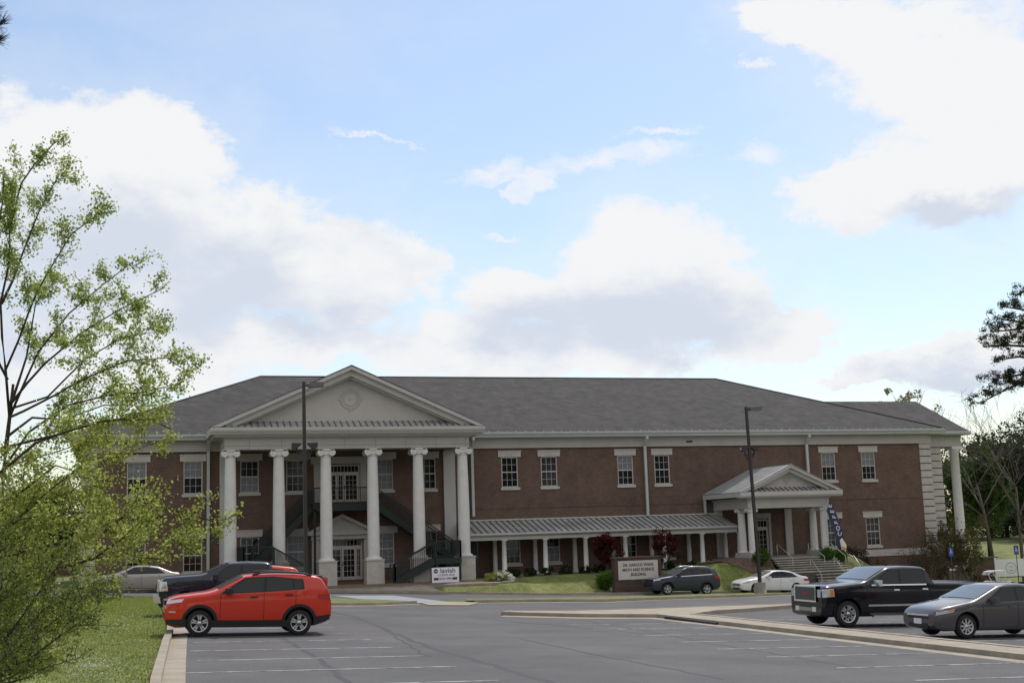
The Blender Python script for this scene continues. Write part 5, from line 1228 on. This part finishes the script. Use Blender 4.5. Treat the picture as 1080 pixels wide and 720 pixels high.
def bare_tree(label, px, py_top, dist, spread_, seed, lean=0, n=8):
    top_ = at(px, py_top, dist); zg = H(top_[0], top_[1]); hh = top_[2]-zg; o = thing('bare_tree', label, 'tree', (top_[0], top_[1], zg)); r = random.Random(seed)
    t_ = MB(); t_.tube([(0, 0, -.3), (lean*.2, 0, hh*.3), (lean*.4, 0, hh*.5)], [.17, .13, .09], 8); t_.build('trunk', BARK_G, o); b_ = MB()
    for i in range(n):
        a = r.uniform(0, 6.28); tz = r.uniform(.25, .5)*hh
        d = Vector((math.cos(a)*spread_*.13, math.sin(a)*spread_*.13, 1)); segs, tips = [], []
        grow(Vector((lean*tz/hh*.8, 0, tz)), d, (hh-tz)*.55, .065, 3, r, segs, tips, 0, .16, .62, (2, 3))
        for sg, ra in segs: b_.tube([q for q in sg if q.z < hh*1.02] if sum(q.z < hh*1.02 for q in sg) > 1 else sg[:2], [max(.010, x_) for x_ in ra][:max(2, sum(q.z < hh*1.02 for q in sg) if sum(q.z < hh*1.02 for q in sg) > 1 else 2)], 4)
    b_.build('branches', BARK_G, o); return o
bare_tree('bare grey branched tree fanning over the woods at the far right', 1062, 412, 108, 6, 61, 0, 10)
bare_tree('bare twiggy tree reaching left towards the roof corner', 1034, 425, 118, 6, 62, -3, 8)
crown_tree('leafy_tree', 'fresh green tree standing just right of the end column', 1034, 462, 122, 4.6, LG_MID, 63, 9000, .17, hfrac=.85)
crown_tree('leafy_tree', 'light green tree glimpsed between the quoins and the end column', 1000, 478, 122, 5.5, LG_MID, 64, 5000, .17, hfrac=.9)
crown_tree('dark_tree', 'dark evergreen mass right of the end column', 1052, 447, 162, 11, LG_DK, 65, 9000, .24, hfrac=.8, k=80)
crown_tree('dark_tree', 'dark evergreen tree at the right picture edge', 1082, 436, 152, 12, LG_DK, 66, 11000, .22, hfrac=.85, k=90)
crown_tree('dark_tree', 'dusky tree seen behind the end column top', 1008, 452, 165, 10, LG_DK, 67, 5000, .22, hfrac=.8)
crown_tree('dark_tree', 'dark evergreen tree deepest in the woods at right', 1068, 470, 172, 16, LG_DK, 68, 9000, .28, hfrac=.95, k=80)
crown_tree('dark_tree', 'dark evergreen tree outside the right edge', 1112, 440, 156, 14, LG_DK, 69, 9000, .24, hfrac=.95)
crown_tree('leafy_tree', 'dull green low tree above the grass bank', 1078, 528, 148, 8, leaf_mat('leaf_sage', (.05, .075, .04), (.11, .14, .08), 1, .3), 70, 5000, .2, hfrac=.9)
crown_tree('dark_tree', 'dark low tree filling the gap above the grass bank', 1052, 500, 160, 11, LG_DK, 71, 7000, .24, hfrac=.98)
crown_tree('dark_tree', 'dark low tree behind the shrubs at the wall end', 1022, 520, 156, 8, LG_DK, 72, 5000, .2, hfrac=.98)
crown_tree('blossoming_tree', 'pale budding tree tip showing over the right ridge, the bigger of two', 937, 407, 150, 6, LG_PALE, 73, 700, .22, hfrac=.3, k=14)
crown_tree('blossoming_tree', 'pale budding tree tip over the right ridge, nearer the roof corner', 957, 407, 150, 5, LG_PALE, 74, 550, .22, hfrac=.3, k=12)
crown_tree('blossoming_tree', 'pale budding tree tip over the sloping end of the roof', 984, 425, 140, 4.5, LG_PALE, 75, 450, .2, hfrac=.3, k=10)
# left background behind the tree
crown_tree('dark_tree', 'dark conifer between the two buildings at far left', 38, 497, 105, 5, LG_DK, 76, 3500, .2, hfrac=.8)
crown_tree('dark_tree', 'smaller dark conifer close to the left end of the brick building', 58, 512, 100, 4, LG_DK, 77, 2500, .2, hfrac=.8)
NBP = at(6, 585, 112); NBP[2] = .3
NB = thing('neighbouring_building', 'distant brick building with grey roof at the far left behind the leaves', 'building', tuple(NBP))
MB().box(-16, 6, 0, 14, -2, 4.2).build('wall', BRICK, NB)
MB().add([(-17, -1, 4.1), (7, -1, 4.1), (7, 15, 4.1), (-17, 15, 4.1), (-10, 7, 8.6), (-1, 7, 8.6)], [(0, 1, 5, 4), (1, 2, 5), (2, 3, 4, 5), (3, 0, 4), (3, 2, 1, 0)]).build('roof', mat('grey_roof', (.12, .12, .135), .85, var=.15), NB)
# crape myrtles: multi stem, thin olive foliage
def myrtle(label, px, pyb, Y, hgt, wd, seed, n):
    p = on_y(px, pyb, Y); zg = H(p[0], Y); o = thing('crape_myrtle', label, 'tree', (p[0], Y, zg)); r = random.Random(seed); b_ = MB(); segs, tips = [], []
    hgt = hgt+(0)
    for i in range(7):
        a = r.uniform(0, 6.28); grow(Vector((math.cos(a)*.12, math.sin(a)*.12, 0)), Vector((math.cos(a)*wd*.16, math.sin(a)*wd*.16, 1)), hgt*.5, .045, 3, r, segs, tips, 0, .13, .55, (2, 3))
    for sg, ra in segs: b_.tube(sg, [max(.008, q) for q in ra], 4)
    b_.build('stems', mat('myrtle_bark', (.16, .115, .08), .9), o)
    P = []
    for tp_ in tips:
        for k in range(n): q = tp_[r.randint(0, 4)]; P.append((q.x+r.gauss(0, .12), q.y+r.gauss(0, .12), q.z+r.gauss(0, .14)))
    leaves_obj('foliage', P, .085, LG_OLIVE, o, seed); return o
myrtle('twiggy crape myrtle in front of the stone quoins', 978, 615, -2.5, 4.0, 1.6, 81, 3)
myrtle('bushy olive crape myrtle before the end column', 1026, 615, -1.5, 5.8, 2.6, 82, 20)
myrtle('olive crape myrtle between the quoins and the end column', 1004, 612, -1.0, 5.0, 2.2, 83, 14)
# japanese maples
def maple(label, px, Y, zt_, rad, seed, n):
    p = on_y(px, 590, Y); zg = H(p[0], Y); o = thing('red_maple', label, 'tree', (p[0], Y, zg), group='dark red maples on the lawn'); hh = zt_-zg; r = random.Random(seed)
    segs, tips = [], []; 
    for i in range(5):
        a = r.uniform(0, 6.28); grow(Vector((0, 0, hh*.12)), Vector((math.cos(a)*.9, math.sin(a)*.9, 1)), hh*.42, .04, 2, r, segs, tips, 0, .25, .6, (2, 3))
    b_ = MB(); MB().tube([(0, 0, -.2), (0, 0, hh*.2)], [.07, .06], 7).build('trunk', BARK, o)
    for sg, ra in segs: b_.tube(sg, [max(.006, q) for q in ra], 4)
    b_.build('branches', BARK, o)
    P = clumps((0, 0, hh*.58), (rad, rad, hh*.43), n, 80, seed, .45, .2); leaves_obj('foliage', P, .075, LG_RED, o, seed)
maple('fuller dark red maple left of the monument sign', 640, -4.6, 2.95, 1.28, 91, 5200)
maple('thinner dark red maple right above the monument sign', 702, -4.6, 3.15, 1.15, 92, 2600)

# ------------------------------------------------------------------ right background bits
wl = MB().box(36.6, 41.4, 3.6, 3.9, -4, -.22).box(36.5, 41.5, 3.5, 4.0, -.22, -.12); tag(wl.build('retaining_wall', BRICK_D), 'low dark brick retaining wall beyond the end of the building', 'wall')
p = at(1064, 600, 98); zg = H(p[0], p[1])
TR = thing('utility_trailer', 'white panelled trailer with round emblem at the right edge', 'trailer', (p[0], p[1], zg), (0, 0, R(-12)))
ht = p[2]-zg
MB().box(-1.0, 1.9, -.03, .03, ht-.55, ht+.78).build('side_panel', WHITE, TR)
for x in (-1.05, 1.37): MB().box(x-.07, x+.07, -.06, .06, .1, ht+.92).build('corner_post', WHITE, TR)
MB().box(-1.0, 1.9, .04, 1.8, ht-.62, ht-.5).build('deck', BLACK, TR)
m_ = MB(); ringy(m_, .40, .43, .18, ht+.1, -.045, -.031); m_.box(.02, .34, -.04, -.032, ht+.18, ht+.22).box(.04, .32, -.04, -.032, ht-.12, ht-.06); m_.build('round_logo', mat('logo_grey', (.2, .2, .22), .6), TR)
for x in (.2, .95):
    m_ = MB().lathe([(.18, -.1), (.32, -.1), (.34, 0), (.32, .1), (.18, .1)], (x, .1, .34), 'y', 20, True, False); m_ = m_.build('wheel', RUBBER, TR); MB().lathe([(0, -.06), (.18, -.08), (.19, .0)], (x, .1, .34), 'y', 16).build('rim', ALLOY, m_)
p = at(1046, 606, 94); zg = H(p[0], p[1]); GC = thing('golf_cart', 'small white golf cart with curved canopy left of the white trailer', 'golf cart', (p[0], p[1], zg), (0, 0, R(-10)))
hc = p[2]-zg+.15
MB().prism([(-.55, hc-.12), (-.40, hc+.10), (0, hc+.18), (.9, hc+.16), (.9, hc+.10), (0, hc+.11), (-.36, hc+.02), (-.48, hc-.14)], 'y', -.5, .5).build('canopy', WHITE, GC)
m_ = MB()
for s in (-.46, .46): m_.tube([(-.15, s, hc+.1), (.25, s, .6)], .03, 6); m_.tube([(.8, s, hc+.1), (.8, s, .6)], .025, 6)
m_.build('canopy_strut', WHITE, GC)
MB().prism([(-.5, .3), (-.45, .75), (-.1, .8), (.3, .5), (.9, .5), (.95, .85), (1.2, .8), (1.2, .3)], 'y', -.5, .5).build('body', WHITE, GC)
for x in (-.25, .95):
    for s in (-.5, .5):
        MB().lathe([(0, -.06), (.2, -.06), (.2, .06), (0, .06)], (x, s, .2), 'y', 16).build('wheel', RUBBER, GC)

# ------------------------------------------------------------------ lawn grass and clover (near left)
r = np.random.default_rng(3)
def lawn_pts(n, x0f, x1f, y0, y1):
    Y = y0+(y1-y0)*r.random(n)**.8; X = x0f+(x1f-x0f)*r.random(n)
    lim = np.array([interp([(-79, -26.4), (-60, -25.64), (-56, -25.43), (-50, -25.12), (-46, -24.88), (-40, -24.62), (-28.6, -24.5), (-14, -24.4)], y) for y in Y])
    k = X < lim+.02; return X[k], Y[k]
X, Y = lawn_pts(120000, -34, -24, -68, -16)
n = len(X); Z = np.array([H(x, y) for x, y in zip(X, Y)]); a = r.uniform(0, 6.28, n); hgt_ = r.uniform(.02, .065, n); wd_ = .012
dx, dy = np.cos(a)*wd_, np.sin(a)*wd_; lx, ly = r.normal(0, .03, n), r.normal(0, .03, n)
v = np.stack([np.stack([X-dx, Y-dy, Z+.0], 1), np.stack([X+dx, Y+dy, Z+.0], 1), np.stack([X+lx, Y+ly, Z+hgt_], 1)], 1).reshape(-1, 3)
me = bpy.data.meshes.new('grass'); me.vertices.add(3*n); me.vertices.foreach_set('co', v.ravel()); me.loops.add(3*n); me.loops.foreach_set('vertex_index', np.arange(3*n)); me.polygons.add(n)
me.polygons.foreach_set('loop_start', np.arange(n)*3); me.polygons.foreach_set('loop_total', np.full(n, 3)); me.update(calc_edges=True); me.materials.append(leaf_mat('grass_blade', (.18, .225, .045), (.30, .34, .085), .9, .5))
o = bpy.data.objects.new('grass', me); COL.objects.link(o); o['kind'] = 'stuff'; tag(o, 'short green grass on the lawn left of the curb', 'grass')
pts_ = []
for cx, cy, sx, sy, k in ((92, 706, 36, 14, 1500), (120, 660, 50, 10, 700), (150, 650, 40, 5, 500), (90, 652, 40, 6, 500), (175, 655, 25, 5, 250), (60, 690, 40, 20, 500), (140, 680, 60, 30, 250), (110, 640, 60, 4, 300)):
    for _ in range(k//6):
        px, py = rnd.gauss(cx, sx*.42), rnd.gauss(cy, sy*.42)
        if py < 634 or px > 190: continue
        q = on_ground(px, py); lim = interp([(-79, -26.4), (-60, -25.64), (-56, -25.43), (-50, -25.12), (-46, -24.88), (-40, -24.62), (-28.6, -24.5)], q[1])
        if q[0] < lim-.2: pts_.append((q[0]+rnd.gauss(0, .1), q[1]+rnd.gauss(0, .25), q[2]+.08+rnd.random()*.04))
o = leaves_obj('clover_flowers', pts_, .026, PETAL, None, 5, 0, 1.0); o['kind'] = 'stuff'; tag(o, 'patches of small white clover flowers in the left lawn', 'flowers')

# ------------------------------------------------------------------ wood on the far side of the car park, behind the photographer
r = np.random.default_rng(77); P = []
for k in range(60):
    cx, cy = -150+4.6*k+r.normal(0, 1.5), -118-abs(r.normal(0, 6)); hh = r.uniform(19, 26)
    P.append(clumps((cx, cy, hh*.52+.8), (4.6, 4.2, hh*.5), 900, 26, 500+k, .4, .3))
o = leaves_obj('distant_wood', np.concatenate(P), .62, LG_DK, None, 6); o['kind'] = 'stuff'; tag(o, 'belt of dark woodland on the far side of the car park', 'woodland')

for i, (px, pt, dist, wd_) in enumerate(((-20, 520, 150, 14), (30, 535, 140, 12), (70, 540, 135, 8), (-60, 500, 130, 14))):
    crown_tree('dark_tree', 'dark tree in the far left background, '+('behind the grey roof', 'under the grey roof edge', 'against the left end of the brick building', 'outside the left edge')[i], px, pt, dist, wd_, LG_DK, 120+i, 4000, .26, hfrac=.97)

DC2 = 14
tC = at(-40, 800, DC2); tC[2] = H(tC[0], tC[1]); BC = (-36, 742, DC2)
limb_tree('twiggy_bush', 'dark twiggy bush fanning up from the bottom left corner', 'bush', tuple(tC), [
    ([('w', tC[0], tC[1], tC[2]-.2), BC], .05, .035, False),
    ([BC, (-10, 690, DC2), (20, 650, DC2), (48, 612, DC2), (66, 590, DC2)], .02, .004, .1),
    ([BC, (0, 700, DC2-.3), (36, 668, DC2-.4), (72, 640, DC2-.4), (102, 618, DC2-.5)], .02, .004, .1),
    ([BC, (0, 712, DC2-.6), (34, 692, DC2-.8), (66, 668, DC2-.9), (92, 650, DC2-.9)], .02, .004, .1),
    ([BC, (-14, 670, DC2+.4), (6, 620, DC2+.5), (22, 580, DC2+.6)], .02, .004, .1),
    ([BC, (-6, 724, DC2-.9), (24, 716, DC2-1), (54, 700, DC2-1.1)], .02, .004, .1),
    ([BC, (-20, 680, DC2-.4), (-4, 630, DC2-.5), (4, 590, DC2-.6)], .02, .004, .1),
    ([BC, (-8, 705, DC2+.6), (20, 676, DC2+.8), (50, 640, DC2+.9), (84, 628, DC2+1)], .02, .004, .1),
], 31, .38, leaf_mat('leaf_deep', (.10, .14, .035), (.24, .28, .08), 2, .55), .024, 3, .10, lvl=1, spread=.04, rise=.25)
